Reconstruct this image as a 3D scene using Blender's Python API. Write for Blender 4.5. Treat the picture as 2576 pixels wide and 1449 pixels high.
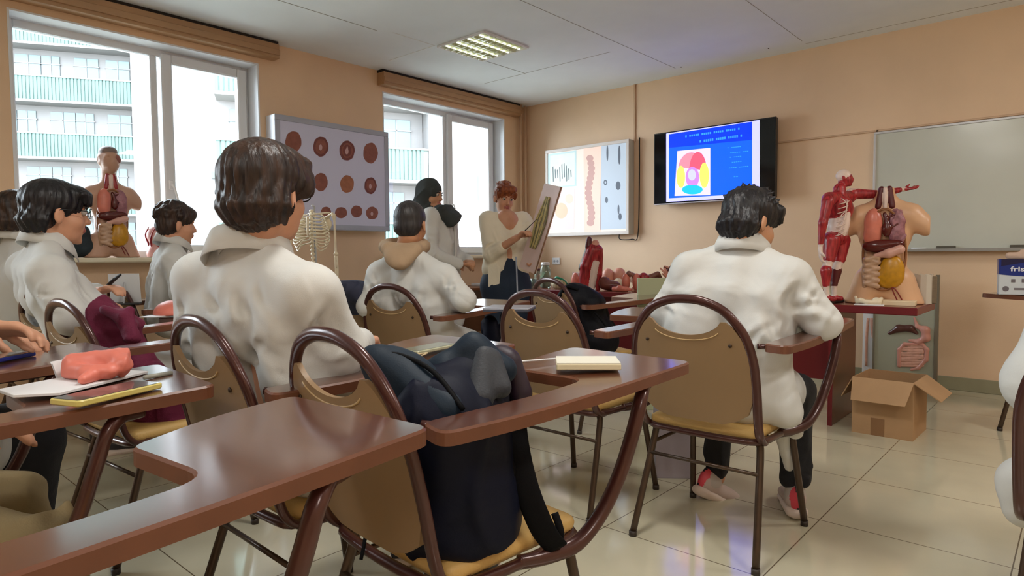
import bpy, math, random
import numpy as np
from mathutils import Vector, Matrix
random.seed(7)
for _o in list(bpy.data.objects):
    bpy.data.objects.remove(_o, do_unlink=True)
SC = bpy.context.scene
COL = SC.collection
PI = math.pi

# ---------------------------------------------------------------- camera
IMG_W, IMG_H, FPX = 2576.0, 1449.0, 1631.6
_yaw, _pit, _rol = math.radians(41.648), math.radians(2.918), math.radians(-0.4348)
CAM = np.array([5.0, -5.856, 1.045])
FW = np.array([-math.sin(_yaw)*math.cos(_pit), math.cos(_yaw)*math.cos(_pit), -math.sin(_pit)])
_r0 = np.array([math.cos(_yaw), math.sin(_yaw), 0.0])
_u0 = np.cross(_r0, FW)
RT = _r0*math.cos(_rol) + _u0*math.sin(_rol)
UP = -_r0*math.sin(_rol) + _u0*math.cos(_rol)
cd = bpy.data.cameras.new('camera')
cam = bpy.data.objects.new('camera', cd)
COL.objects.link(cam)
cd.sensor_width = 36.0
cd.lens = FPX/IMG_W*36.0
cd.clip_start = 0.02
cd.clip_end = 300
M = Matrix(((RT[0], UP[0], -FW[0], CAM[0]), (RT[1], UP[1], -FW[1], CAM[1]), (RT[2], UP[2], -FW[2], CAM[2]), (0, 0, 0, 1)))
cam.matrix_world = M
SC.camera = cam

# ---------------------------------------------------------------- world, exposure
SC.view_settings.view_transform = 'Standard'
SC.view_settings.look = 'None'
SC.view_settings.gamma = 1.0
SC.view_settings.use_curve_mapping = False
SC.view_settings.exposure = 1.56
SC.cycles.max_bounces = 10
SC.cycles.diffuse_bounces = 5
SC.cycles.glossy_bounces = 4
SC.cycles.transmission_bounces = 8
SC.cycles.transparent_max_bounces = 12
SC.cycles.sample_clamp_indirect = 6.0
SC.cycles.use_denoising = True
W_ = bpy.data.worlds.new('overcast_sky')
SC.world = W_
W_.use_nodes = True
_nt = W_.node_tree
_nt.nodes.clear()
_out = _nt.nodes.new('ShaderNodeOutputWorld')
_bg = _nt.nodes.new('ShaderNodeBackground')
_tc = _nt.nodes.new('ShaderNodeTexCoord')
_sx = _nt.nodes.new('ShaderNodeSeparateXYZ')
_rp = _nt.nodes.new('ShaderNodeValToRGB')
_rp.color_ramp.elements[0].position = 0.35
_rp.color_ramp.elements[0].color = (0.30, 0.31, 0.30, 1)
_rp.color_ramp.elements[1].position = 0.55
_rp.color_ramp.elements[1].color = (0.80, 0.92, 1.0, 1)
_mp = _nt.nodes.new('ShaderNodeMapRange')
_mp.inputs[1].default_value = -1.0
_nt.links.new(_tc.outputs['Generated'], _sx.inputs[0])
_nt.links.new(_sx.outputs[2], _mp.inputs[0])
_nt.links.new(_mp.outputs[0], _rp.inputs[0])
_nt.links.new(_rp.outputs[0], _bg.inputs[0])
_bg.inputs[1].default_value = 6.2
_nt.links.new(_bg.outputs[0], _out.inputs[0])

def light(name, typ, loc, rot, energy, color, size=None, sizey=None):
    l = bpy.data.lights.new(name, typ)
    l.energy = energy
    l.color = color
    if typ == 'AREA':
        l.shape = 'RECTANGLE'
        l.size, l.size_y = size, sizey
    o = bpy.data.objects.new(name, l)
    COL.objects.link(o)
    o.location = loc
    o.rotation_euler = rot
    return o
_s = light('sun', 'SUN', (20, -10, 30), (math.radians(52), 0, math.radians(68)), .3, (1.0, 0.97, 0.92))
_s.data.angle = math.radians(2)
# daylight portals in the two visible windows and the one further back along the same wall
for (_y, _w) in ((-4.1, 1.6), (-1.2, 1.65), (-7.0, 1.7)):
    _p = light('window_portal', 'AREA', (-0.30, _y, 1.80), (0, math.radians(-90), 0), 1, (1, 1, 1), 1.5, _w)
    _p.data.cycles.is_portal = True

# ---------------------------------------------------------------- helpers
def lin(c):
    return tuple(((v/255.0)/12.92 if v <= 10 else (((v/255.0)+0.055)/1.055)**2.4) for v in c)

def W(px, py, d):
    """point of the room seen at pixel (px,py) of the photograph at distance d along the view axis"""
    return CAM + (FW + RT*(px-IMG_W/2)/FPX - UP*(py-IMG_H/2)/FPX)*d
def WZ(px, py, z):
    D = FW + RT*(px-IMG_W/2)/FPX - UP*(py-IMG_H/2)/FPX
    return CAM + D*((z-CAM[2])/D[2])

MATS = {}
def mat(name, col, rough=0.5, metal=0.0, noise=0.0, nscale=8.0, bump=0.0, bscale=40.0, emit=0.0, spec=0.5, sheen=0.0, coat=0.0, cior=1.5, stretch=None, col2=None, alpha=1.0, trans=0.0, sss=0.0, crease=0.0, cscale=4.0):
    if name in MATS:
        return MATS[name]
    m = bpy.data.materials.new(name)
    m.use_nodes = True
    nt = m.node_tree
    b = nt.nodes['Principled BSDF']
    c = lin(col)
    b.inputs['Base Color'].default_value = (*c, 1)
    b.inputs['Roughness'].default_value = rough
    b.inputs['Metallic'].default_value = metal
    b.inputs['Specular IOR Level'].default_value = spec
    b.inputs['Sheen Weight'].default_value = sheen
    b.inputs['Coat Weight'].default_value = coat
    b.inputs['Coat Roughness'].default_value = 0.13
    b.inputs['Coat IOR'].default_value = cior
    b.inputs['Alpha'].default_value = alpha
    b.inputs['Transmission Weight'].default_value = trans
    if sss:
        b.inputs['Subsurface Weight'].default_value = sss
        b.inputs['Subsurface Radius'].default_value = (0.01, 0.004, 0.002)
    if emit:
        b.inputs['Emission Color'].default_value = (*c, 1)
        b.inputs['Emission Strength'].default_value = emit
    tc = nt.nodes.new('ShaderNodeTexCoord')
    mp = nt.nodes.new('ShaderNodeMapping')
    nt.links.new(tc.outputs['Object'], mp.inputs[0])
    if stretch:
        mp.inputs['Scale'].default_value = stretch
    if noise or col2:
        n = nt.nodes.new('ShaderNodeTexNoise')
        n.inputs['Scale'].default_value = nscale
        n.inputs['Detail'].default_value = 4
        nt.links.new(mp.outputs[0], n.inputs['Vector'])
        r = nt.nodes.new('ShaderNodeValToRGB')
        c2 = lin(col2) if col2 else tuple(min(1, v*(1+noise)) for v in c)
        c1 = c if col2 else tuple(v*(1-noise) for v in c)
        r.color_ramp.elements[0].position = 0.35
        r.color_ramp.elements[1].position = 0.65
        r.color_ramp.elements[0].color = (*c1, 1)
        r.color_ramp.elements[1].color = (*c2, 1)
        nt.links.new(n.outputs[0], r.inputs[0])
        nt.links.new(r.outputs[0], b.inputs['Base Color'])
    if bump:
        n2 = nt.nodes.new('ShaderNodeTexNoise')
        n2.inputs['Scale'].default_value = bscale
        n2.inputs['Detail'].default_value = 3
        nt.links.new(mp.outputs[0], n2.inputs['Vector'])
        bp = nt.nodes.new('ShaderNodeBump')
        bp.inputs['Strength'].default_value = min(1.0, bump)
        bp.inputs['Distance'].default_value = 0.004*max(1.0, bump)
        nt.links.new(n2.outputs[0], bp.inputs['Height'])
        nt.links.new(bp.outputs[0], b.inputs['Normal'])
    if crease:
        n3 = nt.nodes.new('ShaderNodeTexNoise')
        n3.inputs['Scale'].default_value = cscale
        n3.inputs['Detail'].default_value = 1.5
        n3.inputs['Distortion'].default_value = .9
        nt.links.new(mp.outputs[0], n3.inputs['Vector'])
        b2 = nt.nodes.new('ShaderNodeBump')
        b2.inputs['Strength'].default_value = 1.0
        b2.inputs['Distance'].default_value = crease
        nt.links.new(n3.outputs[0], b2.inputs['Height'])
        if bump:
            nt.links.new(bp.outputs[0], b2.inputs['Normal'])
        nt.links.new(b2.outputs[0], b.inputs['Normal'])
    MATS[name] = m
    return m

class MB:
    """collects shapes, then links them as one mesh object"""
    def __init__(s):
        s.v, s.f, s.m = [], [], []
    def add(s, vs, fs, mi=0):
        k = len(s.v)
        s.v += [tuple(map(float, p)) for p in vs]
        s.f += [tuple(i+k for i in f) for f in fs]
        s.m += [mi]*len(fs)
        return s
    def box(s, a, b, mi=0, bev=0.0, T=None):
        x0, y0, z0 = [min(a[i], b[i]) for i in range(3)]
        x1, y1, z1 = [max(a[i], b[i]) for i in range(3)]
        e = min(bev, (x1-x0)*.45, (y1-y0)*.45, (z1-z0)*.45)
        if e <= 0:
            vs = [(x0,y0,z0),(x1,y0,z0),(x1,y1,z0),(x0,y1,z0),(x0,y0,z1),(x1,y0,z1),(x1,y1,z1),(x0,y1,z1)]
            fs = [(3,2,1,0),(4,5,6,7),(0,1,5,4),(1,2,6,5),(2,3,7,6),(3,0,4,7)]
        else:
            vs, idx = [], {}
            X, Y, Z = (x0, x1), (y0, y1), (z0, z1)
            for i in (0, 1):
                for j in (0, 1):
                    for k in (0, 1):
                        p = [X[i], Y[j], Z[k]]
                        s_ = [e if i == 0 else -e, e if j == 0 else -e, e if k == 0 else -e]
                        for ax in range(3):
                            q = [p[t]+(s_[t] if t != ax else 0) for t in range(3)]
                            idx[(i, j, k, ax)] = len(vs)
                            vs.append(tuple(q))
            fs = []
            I = idx
            for ax in range(3):
                for d in (0, 1):
                    o = [t for t in range(3) if t != ax]
                    cyc = [(0,0),(1,0),(1,1),(0,1)]
                    f = []
                    for (p, q) in cyc:
                        c = [0, 0, 0]
                        c[ax] = d
                        c[o[0]] = p
                        c[o[1]] = q
                        f.append(I[(c[0], c[1], c[2], ax)])
                    flip = (d == 0) ^ (ax == 1)
                    fs.append(tuple(reversed(f)) if flip else tuple(f))
            for ax in range(3):
                o = [t for t in range(3) if t != ax]
                for p in (0, 1):
                    for q in (0, 1):
                        c0 = [0,0,0]; c1 = [0,0,0]
                        c0[ax], c1[ax] = 0, 1
                        c0[o[0]] = c1[o[0]] = p
                        c0[o[1]] = c1[o[1]] = q
                        f = [I[(*c0, o[0])], I[(*c1, o[0])], I[(*c1, o[1])], I[(*c0, o[1])]]
                        fs.append(tuple(f))
            for i in (0, 1):
                for j in (0, 1):
                    for k in (0, 1):
                        fs.append((I[(i,j,k,0)], I[(i,j,k,1)], I[(i,j,k,2)]))
        if T is not None:
            vs = [tuple(T @ Vector(p)) for p in vs]
        return s.add(vs, fs, mi)
    def tube(s, pts, r, seg=10, mi=0, closed=False, sub=0, cap=True, up=None):
        P = [np.array(p, float) for p in pts]
        R = r if isinstance(r, (list, tuple)) and len(r) == len(P) else [r]*len(P)
        if sub:
            P, R = smooth_path(P, R, sub, closed)
        n = len(P)
        T = []
        for i in range(n):
            if closed:
                t = P[(i+1) % n]-P[i-1]
            else:
                t = P[min(i+1, n-1)]-P[max(i-1, 0)]
            T.append(t/(np.linalg.norm(t)+1e-12))
        a = np.array(up if up is not None else (0, 0, 1.0), float)
        if abs(T[0] @ a) > .95:
            a = np.array((1.0, 0, 0))
        u = a-T[0]*(a @ T[0])
        u /= np.linalg.norm(u)
        vs, fs = [], []
        for i in range(n):
            if up is not None:
                a = np.array(up, float)
                u2 = a-T[i]*(a @ T[i])
                u = u2/np.linalg.norm(u2) if np.linalg.norm(u2) > .1 else u-T[i]*(u @ T[i])
            else:
                u = u-T[i]*(u @ T[i])
            u = u/(np.linalg.norm(u)+1e-12)
            w = np.cross(T[i], u)
            ra, rb = (R[i] if isinstance(R[i], (list, tuple)) else (R[i], R[i]))
            for k in range(seg):
                g = 2*PI*k/seg
                vs.append(P[i]+u*ra*math.cos(g)+w*rb*math.sin(g))
        for i in range(n if closed else n-1):
            j = (i+1) % n
            for k in range(seg):
                k2 = (k+1) % seg
                fs.append((i*seg+k, i*seg+k2, j*seg+k2, j*seg+k))
        if cap and not closed:
            fs.append(tuple(range(seg-1, -1, -1)))
            fs.append(tuple((n-1)*seg+k for k in range(seg)))
        return s.add(vs, fs, mi)
    def lathe(s, prof, seg=24, mi=0, c=(0, 0, 0)):
        vs, fs = [], []
        for (r, z) in prof:
            for k in range(seg):
                g = 2*PI*k/seg
                vs.append((c[0]+r*math.cos(g), c[1]+r*math.sin(g), c[2]+z))
        for i in range(len(prof)-1):
            for k in range(seg):
                k2 = (k+1) % seg
                fs.append((i*seg+k, i*seg+k2, (i+1)*seg+k2, (i+1)*seg+k))
        fs.append(tuple(range(seg-1, -1, -1)))
        fs.append(tuple((len(prof)-1)*seg+k for k in range(seg)))
        return s.add(vs, fs, mi)
    def prism(s, poly, h0, h1, mi=0, fn=None, bev=0.0):
        """polygon (u,v) extruded h0..h1; fn maps (u,v,h) to a point"""
        fn = fn or (lambda u, v, h: (u, v, h))
        n = len(poly)
        if bev:
            cx = sum(p[0] for p in poly)/n; cy = sum(p[1] for p in poly)/n
            ins = inset(poly, bev)
            rings = [(ins, h0), (poly, h0+bev*(1 if h1 > h0 else -1)), (poly, h1-bev*(1 if h1 > h0 else -1)), (ins, h1)]
        else:
            rings = [(poly, h0), (poly, h1)]
        vs, fs = [], []
        for (pl, h) in rings:
            vs += [fn(u, v, h) for (u, v) in pl]
        for i in range(len(rings)-1):
            for k in range(n):
                k2 = (k+1) % n
                fs.append((i*n+k, i*n+k2, (i+1)*n+k2, (i+1)*n+k))
        fs.append(tuple(range(n-1, -1, -1)))
        fs.append(tuple((len(rings)-1)*n+k for k in range(n)))
        return s.add(vs, fs, mi)
    def quad(s, a, b, c, d, mi=0):
        return s.add([a, b, c, d], [(0, 1, 2, 3)], mi)
    def ell(s, c, r, mi=0, seg=16, rings=10, T=None):
        vs, fs = [], []
        for i in range(rings+1):
            t = PI*i/rings
            for k in range(seg):
                g = 2*PI*k/seg
                p = (r[0]*math.sin(t)*math.cos(g), r[1]*math.sin(t)*math.sin(g), r[2]*math.cos(t))
                if T is not None:
                    p = tuple(T @ Vector(p))
                vs.append((c[0]+p[0], c[1]+p[1], c[2]+p[2]))
        for i in range(rings):
            for k in range(seg):
                k2 = (k+1) % seg
                fs.append((i*seg+k, (i+1)*seg+k, (i+1)*seg+k2, i*seg+k2))
        return s.add(vs, fs, mi)
    def build(s, name, mats, parent=None, smooth=False, loc=None, rot=None, **kw):
        me = bpy.data.meshes.new(name)
        me.from_pydata(s.v, [], s.f)
        if not isinstance(mats, (list, tuple)):
            mats = [mats]
        for m in mats:
            me.materials.append(m)
        me.polygons.foreach_set('material_index', s.m)
        if smooth:
            me.polygons.foreach_set('use_smooth', [True]*len(s.f))
        me.validate()
        me.update()
        o = bpy.data.objects.new(name, me)
        COL.objects.link(o)
        if smooth == 'auto':
            try:
                me.set_sharp_from_angle(angle=math.radians(38))
            except Exception:
                pass
        if parent:
            o.parent = parent
        if loc is not None:
            o.location = loc
        if rot is not None:
            o.rotation_euler = rot
        for k, v in kw.items():
            o[k] = v
        return o

def inset(poly, e):
    n = len(poly)
    area = sum(poly[i][0]*poly[(i+1) % n][1]-poly[(i+1) % n][0]*poly[i][1] for i in range(n))
    sg = 1 if area > 0 else -1
    out = []
    for i in range(n):
        a, b, c = np.array(poly[i-1], float), np.array(poly[i], float), np.array(poly[(i+1) % n], float)
        d1 = (b-a)/(np.linalg.norm(b-a)+1e-9)
        d2 = (c-b)/(np.linalg.norm(c-b)+1e-9)
        n1 = np.array((-d1[1], d1[0]))*sg
        n2 = np.array((-d2[1], d2[0]))*sg
        q = n1+n2
        q = q/max(.5, (q @ q)/2)
        out.append(tuple(b+q*e))
    return out

def smooth_path(P, R, sub, closed=False):
    n = len(P)
    oP, oR = [], []
    num = n if closed else n-1
    for i in range(num):
        g = (lambda j: P[j % n]) if closed else (lambda j: P[max(0, min(n-1, j))])
        p0, p1, p2, p3 = g(i-1), g(i), g(i+1), g(i+2)
        r1 = R[i % n]
        r2 = R[(i+1) % n]
        for s in range(sub):
            t = s/sub
            oP.append(0.5*((2*p1)+(-p0+p2)*t+(2*p0-5*p1+4*p2-p3)*t*t+(-p0+3*p1-3*p2+p3)*t**3))
            if isinstance(r1, (list, tuple)):
                oR.append((r1[0]*(1-t)+r2[0]*t, r1[1]*(1-t)+r2[1]*t))
            else:
                oR.append(r1*(1-t)+r2*t)
    if not closed:
        oP.append(P[-1])
        oR.append(R[-1])
    return oP, oR

def rounded(poly, rad, seg=5):
    """round the corners of a polygon; rad a number or one per corner"""
    n = len(poly)
    out = []
    for i in range(n):
        r = rad[i] if isinstance(rad, (list, tuple)) else rad
        a, b, c = [np.array(poly[j % n], float) for j in (i-1, i, i+1)]
        if r <= 0:
            out.append(tuple(b))
            continue
        d1, d2 = a-b, c-b
        l1, l2 = np.linalg.norm(d1), np.linalg.norm(d2)
        e = min(r, l1*.48, l2*.48)
        p, q = b+d1/l1*e, b+d2/l2*e
        for k in range(seg+1):
            t = k/seg
            out.append(tuple((1-t)**2*p+2*t*(1-t)*b+t*t*q))
    return out

def empty(name, loc=(0, 0, 0), rz=0.0, label=None, cat=None, group=None, kind=None, scale=1.0):
    o = bpy.data.objects.new(name, None)
    COL.objects.link(o)
    o.location = loc
    o.rotation_euler = (0, 0, rz)
    o.scale = (scale,)*3
    o.empty_display_size = .05
    tag(o, label, cat, group, kind)
    return o

def tag(o, label=None, cat=None, group=None, kind=None):
    if label: o['label'] = label
    if cat: o['category'] = cat
    if group: o['group'] = group
    if kind: o['kind'] = kind
    return o

def copy_tree(o, parent=None):
    c = o.copy()
    COL.objects.link(c)
    c.parent = parent
    for ch in list(o.children):
        copy_tree(ch, c)
    return c

# ---- solid shapes from distance fields (numpy + surface nets): one continuous skin for bodies, cloth and organs
def nrm(v):
    v = np.array(v, float)
    return v/(np.linalg.norm(v)+1e-12)

def cone(a, b, ra, rb, mi=0, sx=1.0, ax=None):
    return ('c', np.array(a, float), np.array(b, float), ra, rb, mi, sx, ax)
def ell(c, r, R=None, mi=0):
    return ('e', np.array(c, float), np.array(r, float), R, mi)
def bx(c, r, R=None, rad=.01, mi=0):
    return ('b', np.array(c, float), np.array(r, float), R, rad, mi)
def cut(p):
    return ('-', p)
def chain(pts, rs, mi=0):
    return [cone(pts[i], pts[i+1], rs[i], rs[i+1], mi) for i in range(len(pts)-1)]

def sdf(p, X):
    if p[0] == 'c':
        _, a, b, ra, rb, mi, sx, ax = p
        d = b-a
        Y = X-a
        L = float(d @ d)+1e-12
        t = np.clip((Y @ d)/L, 0, 1)
        q = Y-t[..., None]*d
        if ax is not None:
            k = q @ np.array(ax)
            q = q+(k*(sx-1))[..., None]*np.array(ax)
        return np.sqrt((q*q).sum(-1))-(ra+(rb-ra)*t)
    if p[0] == 'e':
        _, c, r, R, mi = p
        Y = X-c
        if R is not None:
            Y = Y @ R
        k0 = np.sqrt(((Y/r)**2).sum(-1))
        k1 = np.sqrt(((Y/(r*r))**2).sum(-1))+1e-9
        return k0*(k0-1)/k1
    if p[0] == 'b':
        _, c, r, R, rad, mi = p
        Y = X-c
        if R is not None:
            Y = Y @ R
        q = np.abs(Y)-(r-rad)
        return np.sqrt((np.maximum(q, 0)**2).sum(-1))+np.minimum(q.max(-1), 0)-rad

def pmi(p):
    return {'c': lambda: p[5], 'e': lambda: p[4], 'b': lambda: p[5]}[p[0]]()

def bounds(prims):
    lo, hi = np.full(3, 1e9), np.full(3, -1e9)
    for p in prims:
        if p[0] == '-':
            continue
        if p[0] == 'c':
            r = max(p[3], p[4])
            if p[6] < 1: r = r/p[6]
            lo = np.minimum(lo, np.minimum(p[1], p[2])-r)
            hi = np.maximum(hi, np.maximum(p[1], p[2])+r)
        else:
            r = p[2] if p[3] is None else np.full(3, np.linalg.norm(p[2]) if p[0] == 'b' else max(p[2]))
            lo = np.minimum(lo, p[1]-r)
            hi = np.maximum(hi, p[1]+r)
    return lo, hi

def _boxof(p, pad):
    if p[0] == '-':
        p = p[1]
    lo, hi = bounds([p])
    return lo-pad, hi+pad

def field(prims, ax, k, h):
    """smooth union of the shapes on a regular grid, each shape evaluated only near itself"""
    F = np.full([len(a) for a in ax], .5)
    pad = k+4*h+.004
    for p in prims:
        lo, hi = _boxof(p, pad)
        sl = []
        for i in range(3):
            i0 = max(0, int((lo[i]-ax[i][0])/h))
            i1 = min(len(ax[i]), int((hi[i]-ax[i][0])/h)+2)
            sl.append(slice(i0, max(i0, i1)))
        sl = tuple(sl)
        if any(q.stop <= q.start for q in sl):
            continue
        X = np.stack(np.meshgrid(*[ax[i][sl[i]] for i in range(3)], indexing='ij'), -1)
        d = F[sl]
        if p[0] == '-':
            e = -sdf(p[1], X)
            kk = min(k*.5, .012)
            g = np.clip(.5+.5*(e-d)/kk, 0, 1)
            F[sl] = d*(1-g)+e*g+kk*g*(1-g)
        else:
            e = sdf(p, X)
            g = np.clip(.5+.5*(e-d)/k, 0, 1)
            F[sl] = e*(1-g)+d*g-k*g*(1-g)
    return F

_F6 = [((0,0,0),(1,0,0)),((0,1,0),(1,1,0)),((0,0,1),(1,0,1)),((0,1,1),(1,1,1)),((0,0,0),(0,1,0)),((1,0,0),(1,1,0)),((0,0,1),(0,1,1)),((1,0,1),(1,1,1)),((0,0,0),(0,0,1)),((1,0,0),(1,0,1)),((0,1,0),(0,1,1)),((1,1,0),(1,1,1))]
def nets(F, org, h):
    nx, ny, nz = [s-1 for s in F.shape]
    S = np.zeros((nx, ny, nz, 3))
    N = np.zeros((nx, ny, nz))
    for (a, b) in _F6:
        fa = F[a[0]:a[0]+nx, a[1]:a[1]+ny, a[2]:a[2]+nz]
        fb = F[b[0]:b[0]+nx, b[1]:b[1]+ny, b[2]:b[2]+nz]
        m = (fa < 0) != (fb < 0)
        t = np.where(m, fa/(fa-fb+1e-20), 0)
        for ax in range(3):
            S[..., ax] += m*(a[ax]+(b[ax]-a[ax])*t)
        N += m
    act = N > 0
    ids = -np.ones(act.shape, int)
    ids[act] = np.arange(act.sum())
    ijk = np.argwhere(act)
    V = (ijk+S[act]/N[act][:, None])*h+org
    Q = []
    for ax in range(3):
        o = [t for t in range(3) if t != ax]
        sl0 = [slice(1, -1)]*3
        sl0[ax] = slice(0, -1)
        sl1 = list(sl0)
        sl1[ax] = slice(1, None)
        f0, f1 = F[tuple(sl0)] < 0, F[tuple(sl1)] < 0
        for (m, fl) in ((f0 & ~f1, 0), (~f0 & f1, 1)):
            e = np.argwhere(m)
            if not len(e):
                continue
            base = e.copy()
            base[:, o[0]] += 1
            base[:, o[1]] += 1
            def g(da, db):
                c = base.copy()
                c[:, o[0]] -= da
                c[:, o[1]] -= db
                return ids[c[:, 0], c[:, 1], c[:, 2]]
            q = np.stack([g(1, 1), g(0, 1), g(0, 0), g(1, 0)], 1)
            if bool(fl) ^ (ax == 1):
                q = q[:, ::-1]
            Q.append(q)
    return V, np.concatenate(Q)

def blob(name, prims, mats, parent=None, h=.008, k=.03, disp=None, hard=.0, post=None, smooth=True, relax=1, label=None):
    """one continuous mesh skinned over the shapes; a face takes the material of the shape nearest to it"""
    lo, hi = bounds(prims)
    pad = 3*h+(k*.3)+.01
    lo, hi = lo-pad, hi+pad
    n = np.ceil((hi-lo)/h).astype(int)+1
    ax = [lo[i]+h*np.arange(n[i]) for i in range(3)]
    F = field(prims, ax, k, h)
    if disp is not None:
        ii = np.argwhere(np.abs(F) < max(6*h, .03))
        Xn = np.stack([ax[i][ii[:, i]] for i in range(3)], 1)
        F[ii[:, 0], ii[:, 1], ii[:, 2]] -= disp(Xn)
    F[0], F[-1] = np.maximum(F[0], h), np.maximum(F[-1], h)
    F[:, 0], F[:, -1] = np.maximum(F[:, 0], h), np.maximum(F[:, -1], h)
    F[:, :, 0], F[:, :, -1] = np.maximum(F[:, :, 0], h), np.maximum(F[:, :, -1], h)
    V, Q = nets(F, lo, h)
    if not isinstance(mats, (list, tuple)):
        mats = [mats]
    for _ in range(relax):
        acc = np.zeros_like(V)
        cnt = np.zeros(len(V))
        for a in range(4):
            b = (a+1) % 4
            np.add.at(acc, Q[:, a], V[Q[:, b]])
            np.add.at(acc, Q[:, b], V[Q[:, a]])
            np.add.at(cnt, Q[:, a], 1)
            np.add.at(cnt, Q[:, b], 1)
        V = V*.5+.5*acc/np.maximum(cnt, 1)[:, None]
    me = bpy.data.meshes.new(name)
    me.vertices.add(len(V))
    me.vertices.foreach_set('co', V.ravel())
    me.loops.add(len(Q)*4)
    me.loops.foreach_set('vertex_index', Q.ravel())
    me.polygons.add(len(Q))
    me.polygons.foreach_set('loop_start', np.arange(len(Q))*4)
    me.polygons.foreach_set('loop_total', np.full(len(Q), 4))
    for m in mats:
        me.materials.append(m)
    if len(mats) > 1:
        C = V[Q].mean(1)
        pos = [p for p in prims if p[0] != '-']
        E = np.stack([sdf(p, C) for p in pos], 1)
        lab = np.array([pmi(p) for p in pos])[E.argmin(1)]
        me.polygons.foreach_set('material_index', lab.astype(np.int32))
    me.polygons.foreach_set('use_smooth', np.ones(len(Q), bool))
    me.update(calc_edges=True)
    me.validate()
    o = bpy.data.objects.new(name, me)
    COL.objects.link(o)
    if parent:
        o.parent = parent
    if label:
        o['label'] = label
    return o

def rotm(x=0, y=0, z=0):
    """3x3 numpy rotation, columns are the local axes"""
    return np.array((Matrix.Rotation(z, 3, 'Z') @ Matrix.Rotation(y, 3, 'Y') @ Matrix.Rotation(x, 3, 'X')))
# ================================================================ the room
H = 2.77
XR, YB = 7.6, -9.2
m_wall = mat('peach_paint', (228, 196, 162), .55, noise=.05, nscale=1.3, bump=.25, bscale=220)
m_ceil = mat('ceiling_panel', (232, 238, 242), .8, noise=.03, nscale=2)
m_white = mat('white_plastic', (232, 233, 235), .35)
m_frame = mat('window_vinyl', (222, 224, 228), .35)
m_sill = mat('sill_board', (226, 216, 190), .35)
m_rail = mat('curtain_box', (176, 138, 100), .45, noise=.06, nscale=3)
m_dark = mat('near_black', (22, 22, 26), .5)

# floor: glossy beige tiles 0.6 m with thin dark joints
def floor_mat():
    m = bpy.data.materials.new('glazed_floor_tile')
    m.use_nodes = True
    nt = m.node_tree
    b = nt.nodes['Principled BSDF']
    b.inputs['Roughness'].default_value = .11
    b.inputs['Specular IOR Level'].default_value = .8
    tc = nt.nodes.new('ShaderNodeTexCoord')
    mp = nt.nodes.new('ShaderNodeMapping')
    mp.inputs['Location'].default_value = (-4.24+.6*8, 3.80+.6*10, 0)
    nt.links.new(tc.outputs['Object'], mp.inputs[0])
    br = nt.nodes.new('ShaderNodeTexBrick')
    br.offset = 0
    br.inputs['Scale'].default_value = 1
    br.inputs['Brick Width'].default_value = .6
    br.inputs['Row Height'].default_value = .6
    br.inputs['Mortar Size'].default_value = .0022
    br.inputs['Mortar Smooth'].default_value = .1
    br.inputs['Color1'].default_value = (*lin((208, 201, 176)), 1)
    br.inputs['Color2'].default_value = (*lin((204, 197, 172)), 1)
    br.inputs['Mortar'].default_value = (*lin((110, 98, 78)), 1)
    nt.links.new(mp.outputs[0], br.inputs['Vector'])
    no = nt.nodes.new('ShaderNodeTexNoise')
    no.inputs['Scale'].default_value = 3.5
    no.inputs['Detail'].default_value = 5
    nt.links.new(tc.outputs['Object'], no.inputs['Vector'])
    mx = nt.nodes.new('ShaderNodeMixRGB')
    mx.blend_type = 'MULTIPLY'
    mx.inputs[0].default_value = .22
    nt.links.new(br.outputs[0], mx.inputs[1])
    nt.links.new(no.outputs[0], mx.inputs[2])
    nt.links.new(mx.outputs[0], b.inputs['Base Color'])
    bp = nt.nodes.new('ShaderNodeBump')
    bp.inputs['Strength'].default_value = .12
    bp.inputs['Distance'].default_value = .002
    n2 = nt.nodes.new('ShaderNodeTexNoise')
    n2.inputs['Scale'].default_value = 2.2
    nt.links.new(tc.outputs['Object'], n2.inputs['Vector'])
    nt.links.new(n2.outputs[0], bp.inputs['Height'])
    nt.links.new(bp.outputs[0], b.inputs['Normal'])
    return m

MB().box((-.02, YB-.02, -.12), (XR+.02, .02, 0)).build('floor', floor_mat(), kind='structure')
MB().box((-.3, YB-.2, H), (XR+.2, .2, H+.12)).build('ceiling', m_ceil, kind='structure')
MB().box((-.3, 0, -.12), (XR+.2, .2, H)).build('wall_front', m_wall, kind='structure')
MB().box((XR, YB, -.12), (XR+.2, 0, H)).build('wall_right', m_wall, kind='structure')
MB().box((-.3, YB-.2, -.12), (XR+.2, YB, H)).build('wall_back', m_wall, kind='structure')
# window wall with three openings
WINS = [(-4.875, -3.26), (-2.045, -.345), (-7.9, -6.2)]
SZ, TZ = 1.035, 2.585
w = MB()
ys = sorted(WINS)
segs, y = [], YB
for (a, b) in ys:
    segs.append((y, a)); y = b
segs.append((y, 0.0))
for (a, b) in segs:
    w.box((-.40, a, -.12), (0, b, H))
for (a, b) in ys:
    w.box((-.40, a, -.12), (0, b, SZ-.02))
    w.box((-.40, a, TZ), (0, b, H))
w.build('wall_left', m_wall, kind='structure')
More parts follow.
